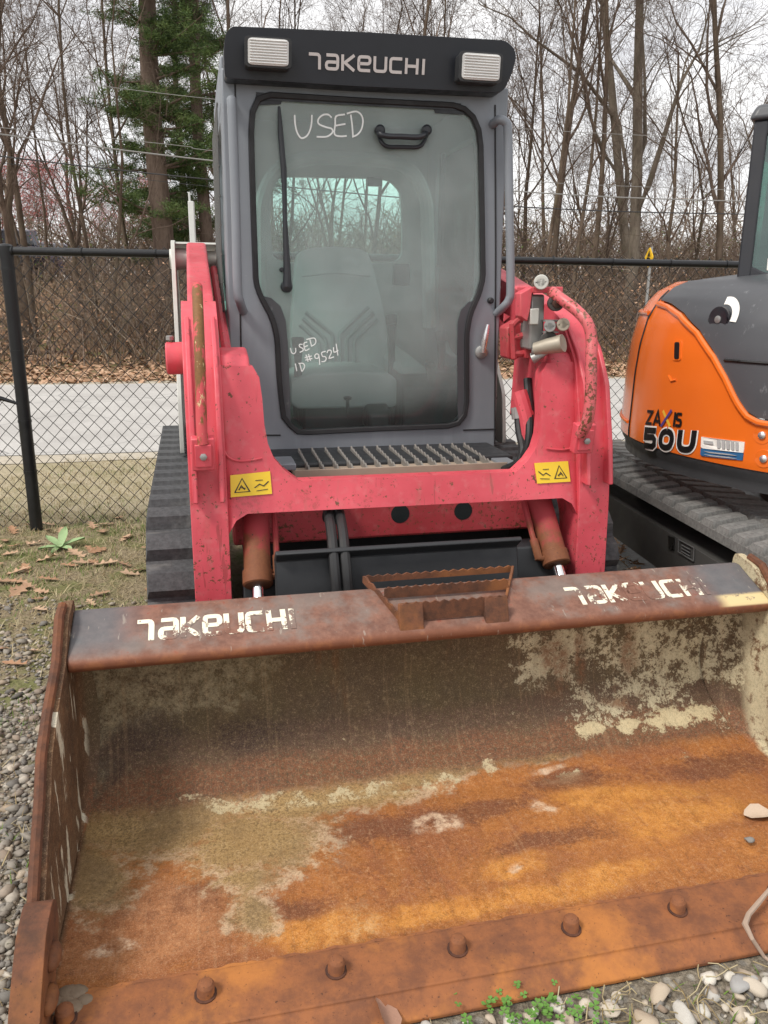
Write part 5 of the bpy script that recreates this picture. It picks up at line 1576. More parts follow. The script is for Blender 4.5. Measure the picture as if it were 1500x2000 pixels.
# ------------------------------------------------------------------ orange mini excavator on the right (world axes, pivot at EC)
EC = np.array([2.15, 3.50, 0.0])
exc = empty('mini_excavator', EC)
tag(exc, 'orange mini excavator with dark grey hood and black cab, standing on rubber tracks', 'excavator')
ER = 1.06
ZB0, ZB1 = .745, 1.475
rp = [(.0, 1.035), (.04, 1.055), (.10, 1.06), (.45, 1.055), (.62, 1.045), (.78, 1.02), (.89, .975), (.95, .93), (.985, .87), (1.0, .78)]
def rad(t): return float(np.interp(t, [a for a, _ in rp], [b_ for _, b_ in rp]))
def cyl_hit(px, py, off=0.0):
    """where the sight line meets the body's drum: returns angle and height"""
    d = ray(px, py); r_ = ER
    for _ in range(8):
        o = CAMP - EC
        A_ = d[0] ** 2 + d[1] ** 2; B_ = 2 * (o[0] * d[0] + o[1] * d[1]); C_ = o[0] ** 2 + o[1] ** 2 - r_ * r_
        disc = max(B_ * B_ - 4 * A_ * C_, 0)
        t_ = (-B_ - math.sqrt(disc)) / (2 * A_)
        p = o + d * t_
        r_ = rad((p[2] - ZB0) / (ZB1 - ZB0)) + off
    return math.atan2(p[1], p[0]), p[2]
def drum(th_, z, off=0.0):
    r_ = rad((z - ZB0) / (ZB1 - ZB0)) + off
    return (r_ * math.cos(th_), r_ * math.sin(th_), z)
# boundary between orange side and dark hood: (angle, height) measured on the drum
bd = [cyl_hit(*p) for p in [(1292, 588), (1310, 594), (1335, 612), (1365, 645), (1395, 690), (1420, 735), (1440, 778), (1458, 805), (1480, 818), (1498, 822)]]
seam_t = cyl_hit(1272, 700)[0] % (2 * math.pi)
bt = np.array([b_[0] % (2 * math.pi) for b_ in bd]); bz = np.array([b_[1] for b_ in bd])
o_ = np.argsort(bt); bt, bz = bt[o_], bz[o_]
def zb_(t):
    t = t % (2 * math.pi)
    if t < bt[0] - .02: return ZB1            # rear: orange to the top
    if t > bt[-1]: return float(np.interp(t, [bt[-1], bt[-1] + .5], [bz[-1], ZB0 + .25]))
    return float(np.interp(t, bt, bz))
th0, th1 = math.pi * .62, math.pi * 1.95
def skin(name, lo, hi, mat, t0, t1, nt_=70, nz=16, off=0.0, cap=False):
    m = MB(); ts = np.linspace(t0, t1, nt_)
    vs = []
    for t in ts:
        a_, b_ = lo(t), hi(t)
        for j in range(nz + 1):
            vs.append(drum(t, a_ + (b_ - a_) * j / nz, off))
        for j in range(nz + 1):
            q = drum(t, b_ + (a_ - b_) * j / nz, off - .03); vs.append(q)
    k = 2 * (nz + 1)
    fs = [(i * k + j, (i + 1) * k + j, (i + 1) * k + (j + 1) % k, i * k + (j + 1) % k) for i in range(nt_ - 1) for j in range(k)]
    fs += [tuple(range(k))[::-1], tuple((nt_ - 1) * k + j for j in range(k))]
    return m.add(vs, fs).build(name, mat, exc, smooth=30)
sk_split = bt[0] - .03
cw = skin('counterweight', lambda t: ZB0 + .05, lambda t: ZB1 - .012, MT['orange paint'], th0, sk_split - .004)
sc = skin('side_cover', lambda t: ZB0 + .05, lambda t: max(ZB0 + .08, zb_(t) - .006), MT['orange paint'], sk_split + .004, th1)
hd = skin('hood', lambda t: zb_(t) + .004, lambda t: ZB1, MT['hood grey'], sk_split + .012, th1)
sk = skin('lower_skirt', lambda t: ZB0 - .035, lambda t: ZB0 + .046, MT['skirt grey'], th0, th1, nz=4, off=-.004)
# deck over the top, slightly domed
dk = MB(); ring_ = [drum(t, ZB1 - .002, -.01) for t in np.linspace(th0, th1, 60)]
vs = []
for q_, (s_, dz) in enumerate(((1.0, 0), (.75, .028), (.4, .04))): vs += [(p[0] * s_, p[1] * s_, p[2] + dz) for p in ring_]
nr_ = 60
fs = [(q_ * nr_ + i, q_ * nr_ + i + 1, (q_ + 1) * nr_ + i + 1, (q_ + 1) * nr_ + i) for q_ in range(2) for i in range(nr_ - 1)]
fs.append(tuple(2 * nr_ + i for i in range(nr_)))
dk.add(vs, fs).build('hood_deck', MT['hood grey'], exc, smooth=60)
MB().lathe((0, 0, ZB0 - .03), (0, 0, 1), [(0, .3), (0, .985), (.02, .985), (.02, .3)], 48).build('swing_floor', MT['skirt grey'], exc)
MB().lathe((0, 0, .48), (0, 0, 1), [(0, .40), (.25, .40)], 32).build('slew_ring', MT['undercarriage black'], exc)
# orange raised flange that frames the hood
fl = MB().tube([drum(t, zb_(t) - .012, .004) for t in np.linspace(sk_split + .03, bt[-1] + .3, 50)], .012, 8).build('cover_flange', MT['orange paint'], sc)
# hood split line and lower hood band
tt_ = np.linspace(cyl_hit(1415, 705)[0], cyl_hit(1499, 712)[0] + .3, 24)
MB().tube([drum(t, cyl_hit(1450, 706)[1] + .0, .0015) for t in tt_], .006, 6).build('hood_seam', MT['decal black'], hd)
# lock with white arc sticker
la, lz = cyl_hit(1404, 624)
def on(t, z, off): return np.array(drum(t, z, off))
nrm_ = np.array([math.cos(la), math.sin(la), 0])
MB().lathe(on(la, lz, -.012), nrm_, [(0, .047), (.014, .047), (.017, .041), (.012, .032), (.011, .0)], 22).build('hood_lock', MT['excavator cab black'], hd)
MB().lathe(on(la, lz, .0), nrm_, [(0, .014), (.008, .014), (.010, .009)], 12).build('lock_barrel', MT['grey steel'], hd)
arc = MB(); vs = []
side_ = np.array([-math.sin(la), math.cos(la), 0])
for k in range(15):
    a = R(100 - k * 7.5)
    for r_ in (.055, .083):
        u_, v_ = r_ * math.cos(a), r_ * math.sin(a)
        t_ = la + u_ / ER
        vs.append(on(t_, lz + v_, .003))
arc.add(vs, [(2 * k, 2 * k + 2, 2 * k + 3, 2 * k + 1) for k in range(14)])
arc.build('arc_sticker', MT['decal white'], hd, smooth=None)
# latch slot in the side cover, with the dimple below
def patch(name, quad, mat, off, parent, nseg=8, rnd=0.0):
    C_ = [cyl_hit(*p) for p in quad]
    o2 = [(c_[0], c_[1]) for c_ in C_]
    pts = rounded(o2, rnd, 4) if rnd else resample(o2, 4 * nseg)
    P = [on(t, z, off) for t, z in pts]; Q = [on(t, z, off - .006) for t, z in pts]
    return MB().prism(P, Q).build(name, mat, parent, smooth=None)
patch('latch_bezel', [(1316, 664), (1332, 664), (1331, 704), (1315, 704)], MT['orange paint'], .004, sc, rnd=.012)
patch('latch_slot', [(1320, 668), (1329, 668), (1328, 701), (1319, 701)], MT['decal black'], .006, sc, rnd=.008)
MB().tube([on(*cyl_hit(1306, 734), .0), on(*cyl_hit(1312, 744), .002), on(*cyl_hit(1321, 742), .0)], .005, 6).build('cover_dimple', MT['orange paint'], sc)
# panel seam in the orange
MB().tube([drum(sk_split, z, .001) for z in np.linspace(ZB0 + .05, ZB1 - .05, 24)], .0045, 6).build('panel_seam', MT['decal black'], sc)
# rear louvres and bumps on the counterweight
for z0, z1 in ((1.20, 1.28), (.98, 1.10), (.84, .92)):
    patchv = [on(t, z, .004) for t, z in ((math.pi * .80, z0), (math.pi * .87, z0), (math.pi * .87, z1), (math.pi * .80, z1))]
    MB().prism(patchv, [p * np.array([.98, .98, 1]) for p in patchv]).build('rear_slot', MT['decal black'], cw)
MB().tube([drum(t, 1.33, .004) for t in np.linspace(math.pi * .8, sk_split - .02, 20)], .010, 8).build('weight_rib', MT['orange paint'], cw)
MB().tube([drum(t, .855, .002) for t in np.linspace(math.pi * .8, sk_split - .03, 20)], .007, 8).build('weight_rib', MT['orange paint'], cw)
# decals
def decal(text, box, w, mats, name, adv, back=None, italic=0.0, off=.004):
    (xa, ya_), (xb2, yb2) = box                         # lower-left and upper-right pixel
    t0, z0 = cyl_hit(xa, ya_); t1, z1 = cyl_hit(xb2, ya_ + (xb2 - xa) * .10); zt = cyl_hit(xa, yb2)[1]
    lines_all, tw_ = text_lines(text, adv)
    i_ = 0
    Wm = (t1 - t0) * ER; Hm = zt - z0
    for ci, ch in enumerate(text):
        m = MB()
        for k, l in enumerate(LET[ch]):
            l = lines_all[i_]; i_ += 1
            pts = [(p[0] / tw_ * Wm + italic * p[1] * Hm, p[1] * Hm) for p in l]
            dense = []
            for a_, b_ in zip(pts[:-1], pts[1:]):
                dense += [tuple(np.array(a_) + (np.array(b_) - np.array(a_)) * q_ / 3) for q_ in range(3)]
            dense.append(pts[-1])
            vs_, fs_ = ribbon(dense, w)
            m.add([on(t0 + p[0] / ER, z0 + (z1 - z0) * p[0] / Wm + p[1], off + .0004 * k) for p in vs_], fs_)
        m.build(name, mats[ci] if isinstance(mats, list) else mats, sc, smooth=None)
LET['X'] = [[(.0, 1.0), (1.0, .0)]]
decal('ZA', ((1262, 829), (1291, 799)), .0115, MT['decal black'], 'model_lettering', 1.12)
decal('IS', ((1315, 833), (1331, 804)), .0115, MT['decal black'], 'model_lettering', .95)
decal('X', ((1293, 831), (1310, 801)), .013, MT['decal gold'], 'model_lettering', 1.0)
LET['/'] = [[(1.0, 1.08), (.0, -.06)]]
decal('/', ((1293, 831), (1310, 801)), .012, MT['decal purple'], 'model_lettering', 1.0, off=.0055)
decal('50u', ((1259, 874), (1358, 834)), .038, MT['decal white'], 'number_outline', 1.16, off=.003)
decal('50u', ((1259, 874), (1358, 834)), .025, MT['decal black'], 'number_lettering', 1.16, off=.005)
patch('info_label', [(1371, 853), (1455, 863), (1453, 884), (1370, 875)], MT['decal white'], .004, sc)
patch('info_label', [(1370, 875), (1453, 884), (1451, 899), (1369, 890)], MT['decal blue'], .004, sc)
for k in range(5):
    patch('label_print', [(1402 + k * 9, 859 + k), (1408 + k * 9, 860 + k), (1408 + k * 9, 876 + k), (1402 + k * 9, 875 + k)], MT['decal grey'], .006, sc, 2)
patch('label_print', [(1376, 860), (1394, 862), (1394, 868), (1376, 866)], MT['decal grey'], .006, sc, 2)
for k in range(2):
    patch('label_print', [(1376, 881 + k * 6), (1440, 888 + k * 6), (1440, 890 + k * 6), (1376, 883 + k * 6)], MT['decal grey'], .006, sc, 2)
for px, py in ((1489, 850), (1492, 896)):
    a_, z_ = cyl_hit(px, py)
    nn = np.array([math.cos(a_), math.sin(a_), 0])
    MB().lathe(on(a_, z_, -.004), nn, [(0, .034), (.006, .032), (.004, .022)], 20).build('bolt_recess', MT['orange paint'], sc)
    MB().lathe(on(a_, z_, .0), nn, [(0, .014), (.008, .013), (.012, .006)], 14).build('cover_bolt', MT['handle chrome'], sc)
# cab: dark framed box, rear-left corner leaning a little
ecab = MB()
b0 = wy(1441, 528, 3.36) - EC; b1 = wy(1474, 236, 3.40) - EC
base = [np.array([b0[0] + dx, b0[1] + dy, 1.46]) for dx, dy in ((0, 0), (1.0, -.42), (1.46, .46), (.48, .90))]
top = [np.array([b1[0] + dx, b1[1] + dy, b1[2] + dz]) for dx, dy, dz in ((0, 0, 0), (.86, -.34, .04), (1.24, .40, .04), (.42, .76, .02))]
frame = []
cabp = None
for i in range(4):
    j = (i + 1) % 4
    A4 = [base[i], base[j], top[j], top[i]]
    def at_(u_, v_): return (A4[0] * (1 - u_) + A4[1] * u_) * (1 - v_) + (A4[3] * (1 - u_) + A4[2] * u_) * v_
    ou = [(0, 0), (1, 0), (1, 1), (0, 1)]; inn_ = [(.045, .06), (.955, .06), (.955, .94), (.045, .94)]
    nrm3 = np.cross(A4[1] - A4[0], A4[3] - A4[0]); nrm3 /= np.linalg.norm(nrm3)
    O2 = resample(ou, 48); I2 = resample([tuple(p) for p in rounded(inn_, .04, 4)], 48)
    I2 = np.roll(I2, int(np.argmin(np.linalg.norm(I2 - np.array([.045, .06]), axis=1))) * -1, axis=0)
    fr_ = MB().ring([at_(*p) for p in O2], [at_(*p) - nrm3 * .05 for p in O2], [at_(*p) for p in I2], [at_(*p) - nrm3 * .05 for p in I2])
    o = fr_.build('cab_frame', MT['excavator cab black'], exc, bevel=.006)
    pane2 = [at_(*p) - nrm3 * .02 for p in I2]
    MB().prism(pane2, [p - nrm3 * .006 for p in pane2]).build('cab_window', MT['excavator glass'], o, smooth=None)
    if i == 3:
        pass
rf = [p + np.array([0, 0, .0]) for p in top]
cen = sum(rf) / 4
MB().prism([cen + (p - cen) * 1.05 for p in rf], [cen + (p - cen) * 1.0 + np.array([0, 0, .06]) for p in rf]).build('cab_roof', MT['hood grey'], exc, bevel=.02, seg=3)
st_ = [base[0] * (1 - u_) * (1 - v_) + base[1] * u_ * (1 - v_) + top[1] * u_ * v_ + top[0] * (1 - u_) * v_ for u_, v_ in ((.10, .075), (.20, .075), (.20, .15), (.10, .15))]
nn = np.cross(base[1] - base[0], top[0] - base[0]); nn /= np.linalg.norm(nn)
MB().prism([p - nn * .012 for p in st_], [p - nn * .014 for p in st_]).build('cab_sticker', MT['decal white'], exc, smooth=None)
MB().ex_x([(-.10, 1.47), (-.06, 1.95), (.04, 1.98), (.08, 1.55), (.35, 1.55), (.35, 1.47)], -.02, .42).build('operator_seat', MT['console black'], exc, bevel=.03)
# undercarriage
und = empty('undercarriage'); und.parent = exc
dirx = math.atan2(.134, .99)
und.rotation_euler = (0, 0, dirx)
c_, s_ = math.cos(-dirx), math.sin(-dirx)
def to_u(w_):
    q = np.array(w_) - EC
    return np.array([q[0] * c_ - q[1] * s_, q[0] * s_ + q[1] * c_, q[2]])
uL = to_u(wz(1185, 920, .575))[0]                        # outer edge of the left track
eW = [(-1.00, .30, .27), (1.12, .30, .27)]
make_track(und, eW, uL, uL + .40, .105, .028, MT['dusty excavator rubber'], MT['undercarriage black'], True)
make_track(und, eW, -uL - .40, -uL, .105, .028, MT['dusty excavator rubber'], MT['undercarriage black'], True)
for xa, xb3 in ((uL + .028, uL + .20), (-uL - .20, -uL - .028)):
    MB().ex_x(rounded([(-.86, .265), (-.97, .30), (-.94, .40), (-.80, .445), (.97, .445), (1.12, .40), (1.14, .30), (1.03, .265)], .03, 3), xa, xb3).build('track_frame', MT['undercarriage black'], und, bevel=.01)
fy = lambda px, py: (lambda d: (lambda t_: to_u(CAMP + d * t_))(((uL + .026) - to_u(CAMP)[0]) / (to_u(EC + d)[0])))(ray(px, py))
q = [fy(*p) for p in ((1306, 1046), (1318, 1050), (1317, 1076), (1307, 1072))]
MB().prism(q, [p + np.array([-.003, 0, 0]) for p in q]).build('frame_slot', MT['decal black'], und, bevel=.0)
q = [fy(*p) for p in ((1327, 1054), (1357, 1070), (1356, 1096), (1326, 1078))]
for a_, b_ in zip(q, q[1:] + q[:1]):
    MB().tube([a_ + np.array([-.003, 0, 0]), b_ + np.array([-.003, 0, 0])], .003, 5).build('cast_mark', MT['stamp grey'], und)
for k in range(3):
    u0 = q[3] * (1 - (k + .8) / 4) + q[0] * (k + .8) / 4; u1 = q[2] * (1 - (k + .8) / 4) + q[1] * (k + .8) / 4
    MB().tube([u0 * .8 + u1 * .2 + np.array([-.003, 0, 0]), u0 * .25 + u1 * .75 + np.array([-.003, 0, 0])], .003, 5).build('cast_mark', MT['stamp grey'], und)
for yy in (-.7, -.35, 0, .35, .7):
    for xa in (uL + .10, -uL - .22):
        MB().lathe((xa, yy, .15), (1, 0, 0), [(0, .03), (0, .085), (.12, .085), (.12, .03)], 18).build('track_roller', MT['undercarriage black'], und)
MB().box(uL + .18, -uL - .18, -.45, .45, .30, .50).build('centre_frame', MT['undercarriage black'], und, bevel=.02)
# ------------------------------------------------------------------ chain-link fence
fA = np.array([-2.098, 4.592, 0.0]); fd = np.array([1.0, SK - .005, 0.0]); fd /= np.linalg.norm(fd)
fence = empty('chain_link_fence', fA, math.atan2(fd[1], fd[0]))
tag(fence, 'black chain-link fence with round posts and top rail behind the machines', 'fence')
FH = 1.605                                              # rail height
F0, F1 = -2.6, 7.6
for s in (0.0, -2.44, 2.44, 4.88, 7.32):
    p = MB().lathe((s, .0, -.05), (0, 0, 1), [(0, .036), (FH - .0, .036), (FH + .045, .040), (FH + .075, .040), (FH + .085, .03), (FH + .09, .0)], 16)
    post = p.build('fence_post', MT['fence black'], fence)
    MB().lathe((s - .035, .0, FH), (1, 0, 0), [(0, .032), (.07, .032)], 14).build('rail_cap', MT['fence black'], post)
    for zz in (FH - .10, FH - .55, FH - .95, FH - 1.25):
        MB().lathe((s, 0, zz), (0, 0, 1), [(0, .0385), (.014, .0385)], 14).build('tie_band', MT['fence black'], post)
MB().tube([(F0, 0, FH), (F1, 0, FH)], .0225, 12).build('top_rail', MT['fence black'], fence)
MB().tube([(F0, -.02, FH - .80), (-.16, -.02, FH - .80), (-.10, -.02, FH - .81), (-.02, -.02, FH - .84)], [.022, .022, .012, .008], 10).build('brace_rod', MT['fence black'], fence)
for k in range(26):
    s = F0 + .2 + k * .40
    MB().tube([(s + .026 * math.cos(a) * .15, .026 * math.cos(a), FH + .026 * math.sin(a)) for a in np.linspace(0, 6.0, 14)] + [(s + .01, .014, FH - .06)], .0028, 5).build('wire_tie', MT['fence black'], fence)
dw, dh = .0765, .083                                    # diamond width and height
nz = int((FH - .015) / (dh / 2)) + 1
zz = FH + .035 - np.arange(nz + 1) * dh / 2
xs_ = np.arange(F0, F1, dw / 2 * 1.0)
wires = []
n = int((F1 - F0) / (dw))
for sgn in (0, 1):
    pass
x0 = F0 + np.arange(n) * dw
k = np.arange(len(zz))
zig = np.where(k % 2 == 0, -1.0, 1.0) * dw / 2 * .5
PX = x0[:, None] + zig[None, :] * 1.0
rng = np.random.default_rng(2)
P = np.zeros((2 * n, len(zz), 3))
# neighbouring wires are mirrored so that they hook at every bend
Xa = x0[:, None] + np.where(k % 2 == 0, 0, dw / 2)[None, :]
Xb = x0[:, None] + np.where(k % 2 == 0, dw, dw / 2)[None, :]
P[:n, :, 0] = Xa; P[n:, :, 0] = Xb
P[:, :, 2] = zz[None, :]
P[:n, :, 1] = .003 + .004 * np.where(k % 2 == 0, 1, -1); P[n:, :, 1] = .003 - .004 * np.where(k % 2 == 0, 1, -1)
sag = .010 * np.sin(P[:, :, 0] * 2.3) + .008 * np.sin(P[:, :, 2] * 5 + P[:, :, 0] * 3.1)
P[:, :, 1] += .022 + sag * .6
P[:, :, 0] += .004 * np.sin(P[:, :, 2] * 7 + P[:, :, 0] * 2)
vts, fcs = np_tubes(P, np.full(P.shape[:2], .0025), 4)
cl = link('chain_link_mesh', np_mesh('chain_link_mesh', vts, fcs), MT['fence black'], fence)
cl['kind'] = 'stuff'

# ------------------------------------------------------------------ weeds, twig, leaf and bits lying about
def small_mat(name, c): return simple(name, c, .7, scale=30)
small_mat('mullein leaf', (.28, .40, .19)); small_mat('twig bark', (.34, .25, .19)); small_mat('clover', (.10, .22, .035)); small_mat('brown leaf', (.34, .19, .13)); small_mat('pale leaf', (.52, .40, .30))
w0_ = wz(118, 1072, 0)
pl_ = empty('weed_plant', w0_); tag(pl_, 'pale green broad-leaved weed growing near the fence post', 'weed')
for k, (a, l, e) in enumerate(((1.5, .15, .95), (2.6, .14, .55), (.5, .15, .45), (3.5, .12, .25), (5.6, .13, .3), (4.6, .10, .2))):
    d = np.array([math.cos(a) * math.cos(e), math.sin(a) * math.cos(e), math.sin(e)]); sd_ = np.array([-math.sin(a), math.cos(a), 0])
    m = MB(); vs = []
    for i, (t_, w_) in enumerate(((0, .15), (.25, .30), (.55, .36), (.8, .24), (1, .02))):
        p = d * l * t_ + np.array([0, 0, -.03 * t_ * t_ + .004])
        vs += [p - sd_ * w_ * l * .5 + np.array([0, 0, .012]), p, p + sd_ * w_ * l * .5 + np.array([0, 0, .012])]
    fs = []
    for i in range(4): fs += [(3 * i, 3 * i + 3, 3 * i + 4, 3 * i + 1), (3 * i + 1, 3 * i + 4, 3 * i + 5, 3 * i + 2)]
    m.add(vs, fs).build('leaf', MT['mullein leaf'], pl_, smooth=60)
tw0 = [mz(1512, 1726, .09), mz(1480, 1765, .075), mz(1462, 1786, .068), mz(1455, 1805, .062), mz(1470, 1835, .058), mz(1492, 1868, .02), mz(1512, 1885, .012)]
twg = MB().tube([to_w(p) for p in tw0], [.004, .006, .006, .007, .0045, .004, .003], 8).build('twig', MT['twig bark'])
tag(twg, 'bent bare twig lying over the cutting edge of the bucket', 'twig')
def lone_leaf(name, world, s, rz, mat, label, rx=.1):
    m = MB(); vs = []
    for i, (t_, w_) in enumerate(((0, .02), (.12, .16), (.35, .27), (.6, .25), (.85, .12), (1, .01))):
        for q_ in (-1, -.5, 0, .5, 1):
            vs.append((t_ - .5, w_ * q_, .16 * (q_ * w_ * 2.4) ** 2 * 2 + .10 * (t_ - .5) ** 2 + .02 * math.sin(t_ * 9 + q_ * 3)))
    m.add(vs, [(5 * i + q_, 5 * i + 5 + q_, 5 * i + 6 + q_, 5 * i + 1 + q_) for i in range(5) for q_ in range(4)])
    o = m.build(name, mat, smooth=60); o.location = world; o.scale = (s, s, s); o.rotation_euler = (rx, .05, rz)
    return tag(o, label, 'leaf')
lone_leaf('dead_leaf', to_w(mz(1484, 1590, .035)), .10, .2, MT['pale leaf'], 'curled pale leaf lying on the orange bucket floor')
lone_leaf('dead_leaf', wz(752, 1990, .012) + np.array([0, -.01, .02]), .10, 1.9, MT['brown leaf'], 'reddish brown leaf leaning on the front of the cutting edge', .6)
o = link('pebble', big[2]); o.location = to_w(mz(1463, 1640, .045)); o.scale = (.012,) * 3
tag(o, 'small grey pebble lying on the orange bucket floor', 'pebble')
cv = empty('clover_patch', wz(1040, 1985, 0)); tag(cv, 'low patch of green clover in front of the bucket', 'clover')
lf = MB()
for q in range(3):
    a = q * 2.094
    c = np.array([math.cos(a), math.sin(a), 0]); s_ = np.array([-math.sin(a), math.cos(a), 0])
    lf.add([(0, 0, 0), c * .6 + s_ * .55 + [0, 0, .12], c * 1.05 + s_ * .35 + [0, 0, .1], c * .95 + [0, 0, .02], c * 1.05 - s_ * .35 + [0, 0, .1], c * .6 - s_ * .55 + [0, 0, .12]], [(0, 1, 2, 3), (0, 3, 4, 5)])
cme = lf.mesh('leaf', None); cme.materials.append(MT['clover'])
cr2 = np.random.default_rng(8)
for k in range(70):
    o = bpy.data.objects.new('leaf', cme); col.objects.link(o); o.parent = cv
    o.location = (cr2.normal(0, .085), cr2.normal(-.015, .03), cr2.uniform(.012, .035)); s_ = cr2.uniform(.006, .012)
    o.scale = (s_, s_, s_); o.rotation_euler = (cr2.uniform(-.3, .3), cr2.uniform(-.3, .3), cr2.uniform(0, 6.28))
# dead stalks lying on the ground at the lower right
ds = np.random.default_rng(12)
n = 260
bx_ = ds.uniform(.35, 1.5, n); by_ = ds.uniform(-.42, -.05, n)
P = np.zeros((n, 4, 3))
for i in range(n):
    c = to_w(np.array([bx_[i], by_[i], 0])); a = ds.uniform(0, 6.28); L = ds.uniform(.03, .10)
    for q in range(4):
        t_ = q / 3 - .5
        P[i, q] = c + np.array([math.cos(a + t_ * .5) * L * t_, math.sin(a + t_ * .5) * L * t_, .008 + ds.uniform(0, .018)])
v_, f_ = np_tubes(P, np.full((n, 4), .0014), 4)
tag(link('dead_stalks', np_mesh('dead_stalks', v_, f_), MT['dry grass']), 'dead straw stalks lying on the gravel by the bucket', kind='stuff')
# ------------------------------------------------------------------ woods beyond the road
def bark(name, a, b_, moss=0.0):
    g = G(name)
    n = g.noise(6, 6, .65, vec=g.mapv((1, 1, .25))); f = g.noise(30, 4, .7, vec=g.mapv((1, 1, .3)))
    c = g.mix(g.st(n, .3, .7), a, b_)
    c = g.mix(g.mul(g.st(f, .5, .7), .5), c, tuple(k * .5 for k in a))
    if moss: c = g.mix(g.mul(g.st(g.noise(3, 4), .5, .7), moss), c, (.10, .115, .05))
    MT[name] = g.done(g.bsdf(c, .9, 0, bump=f, bs=.5, bd=.02, Specular_IOR_Level=.15))
bark('grey bark', (.13, .105, .082), (.25, .21, .165), .2)
bark('brown bark', (.085, .062, .045), (.17, .128, .096), .15)
bark('pine bark', (.12, .085, .066), (.22, .165, .13))
bark('twig brown', (.105, .076, .058), (.18, .135, .108))
simple('red bud', (.52, .16, .15), .7, var=.4, scale=2)
simple('vine leaf', (.10, .14, .03), .7, var=.4, scale=2)

class Tree:
    def __init__(s, seed):
        s.r = np.random.default_rng(seed)
        s.lines = {0: [], 1: [], 2: [], 3: []}
        s.tips = []
    def grow(s, p, d, L, rad, lvl, P):
        n = [7, 6, 5, 4, 3][lvl]
        pts, rads = [p.copy()], [rad]
        wob = P['wob'][lvl]
        q, dd = p.copy(), d.copy()
        for i in range(n):
            dd = dd + s.r.normal(0, wob, 3) + np.array([0, 0, P['up'][lvl]])
            dd /= np.linalg.norm(dd)
            q = q + dd * L / n
            pts.append(q.copy()); rads.append(rad * (1 - (i + 1) / n * P['taper'][lvl]))
        s.lines[min(lvl, 3)].append((np.array(pts), np.array(rads), lvl))
        if lvl >= P['depth']:
            s.tips.append(q); return
        nb = P['nb'][lvl]
        for b_ in range(nb):
            t_ = s.r.uniform(P['from'][lvl], 1.0) if b_ else 1.0
            f = t_ * n; i = min(int(f), n - 1)
            o = pts[i] + (pts[i + 1] - pts[i]) * (f - i)
            ax = (pts[i + 1] - pts[i]); ax /= np.linalg.norm(ax)
            u = np.cross(ax, s.r.normal(0, 1, 3)); u /= np.linalg.norm(u) + 1e-9
            ang = s.r.uniform(*P['ang'][lvl])
            nd = ax * math.cos(ang) + u * math.sin(ang)
            s.grow(o, nd, L * s.r.uniform(*P['len'][lvl]) * (1.15 - .45 * t_), max(rads[i] * s.r.uniform(.42, .62), .004), lvl + 1, P)
    def meshes(s, name):
        out = []
        for keys in ((0,), (1, 2, 3)):
            V, F, o = [], [], 0
            for k in keys:
                by = {}
                for pts, rads, lvl in s.lines[k]: by.setdefault((len(pts), lvl), []).append((pts, rads))
                for (n, lvl), L in by.items():
                    v, f = np_tubes(np.array([a for a, _ in L]), np.array([b_ for _, b_ in L]), [8, 6, 4, 3, 3][lvl])
                    V.append(v); F.append(f + o); o += len(v)
            out.append(np_mesh(name + ('_trunk' if keys == (0,) else '_crown'), np.vstack(V), np.vstack(F), True))
        return out
SPREAD = dict(depth=4, wob=[.09, .15, .19, .22, .25], up=[.03, .06, .05, .04, .02], taper=[.78, .82, .85, .85, .8], nb=[10, 7, 6, 6], **{'from': [.16, .2, .2, .15]},
              ang=[(.35, .95), (.4, .95), (.4, 1.0), (.4, 1.1)], len=[(.38, .62), (.42, .65), (.42, .68), (.4, .7)])
TALL = dict(SPREAD, nb=[14, 6, 6, 5], **{'from': [.20, .2, .2, .15]}, ang=[(.3, .75), (.35, .85), (.4, .95), (.4, 1.1)], len=[(.22, .42), (.42, .65), (.42, .68), (.4, .7)], wob=[.05, .13, .17, .22, .25])
FORK = dict(SPREAD, nb=[6, 8, 6, 6], **{'from': [.45, .2, .2, .15]}, ang=[(.12, .5), (.35, .85), (.4, 1.0), (.4, 1.1)], len=[(.85, 1.3), (.34, .55), (.42, .68), (.4, .7)])
templ = {}
def template(key, seed, P, L, rad, lean=(0, 0)):
    t = Tree(seed)
    d = np.array([lean[0], lean[1], 1.0]); d /= np.linalg.norm(d)
    t.grow(np.zeros(3) - d * .2, d, L, rad, 0, P)
    templ[key] = (*t.meshes(key), t.tips)
template('tallA', 1, TALL, 14, .155); template('tallB', 2, TALL, 12, .095); template('tallC', 23, TALL, 11, .075)
template('forkA', 4, FORK, 3.6, .16); template('forkB', 5, FORK, 3.6, .105); template('spreadA', 6, SPREAD, 8.5, .085); template('spreadB', 9, SPREAD, 7.5, .075)
template('slim', 8, dict(TALL, nb=[10, 6, 5, 4]), 9, .052); template('slimB', 14, dict(SPREAD, nb=[8, 6, 5, 4]), 7, .048)
def tree(key, px, v, sc, rz, label, name='bare_tree', bk='brown bark', group=None, lean=(0, 0), base_py=640):
    # stands on the ground at depth v, under photograph column px
    Y = v
    for _ in range(4):
        w_ = wy(px, base_py, Y); Y = v + SK * w_[0]
    x_, y_ = w_[0], Y
    t = empty(name, (x_, y_, float(hgt(x_, y_)) - .05), rz)
    t.rotation_euler = (lean[1], lean[0], rz)
    t.scale = (sc, sc, sc)
    a = link('trunk', templ[key][0], None, t); b_ = link('crown', templ[key][1], None, t)
    for o, m in ((a, bk), (b_, 'twig brown' if bk != 'grey bark' else 'grey bark')):
        if not o.data.materials: o.data.materials.append(None)
        o.material_slots[0].link = 'OBJECT'; o.material_slots[0].material = MT[m]
    tag(t, label, 'tree', group)
    return t
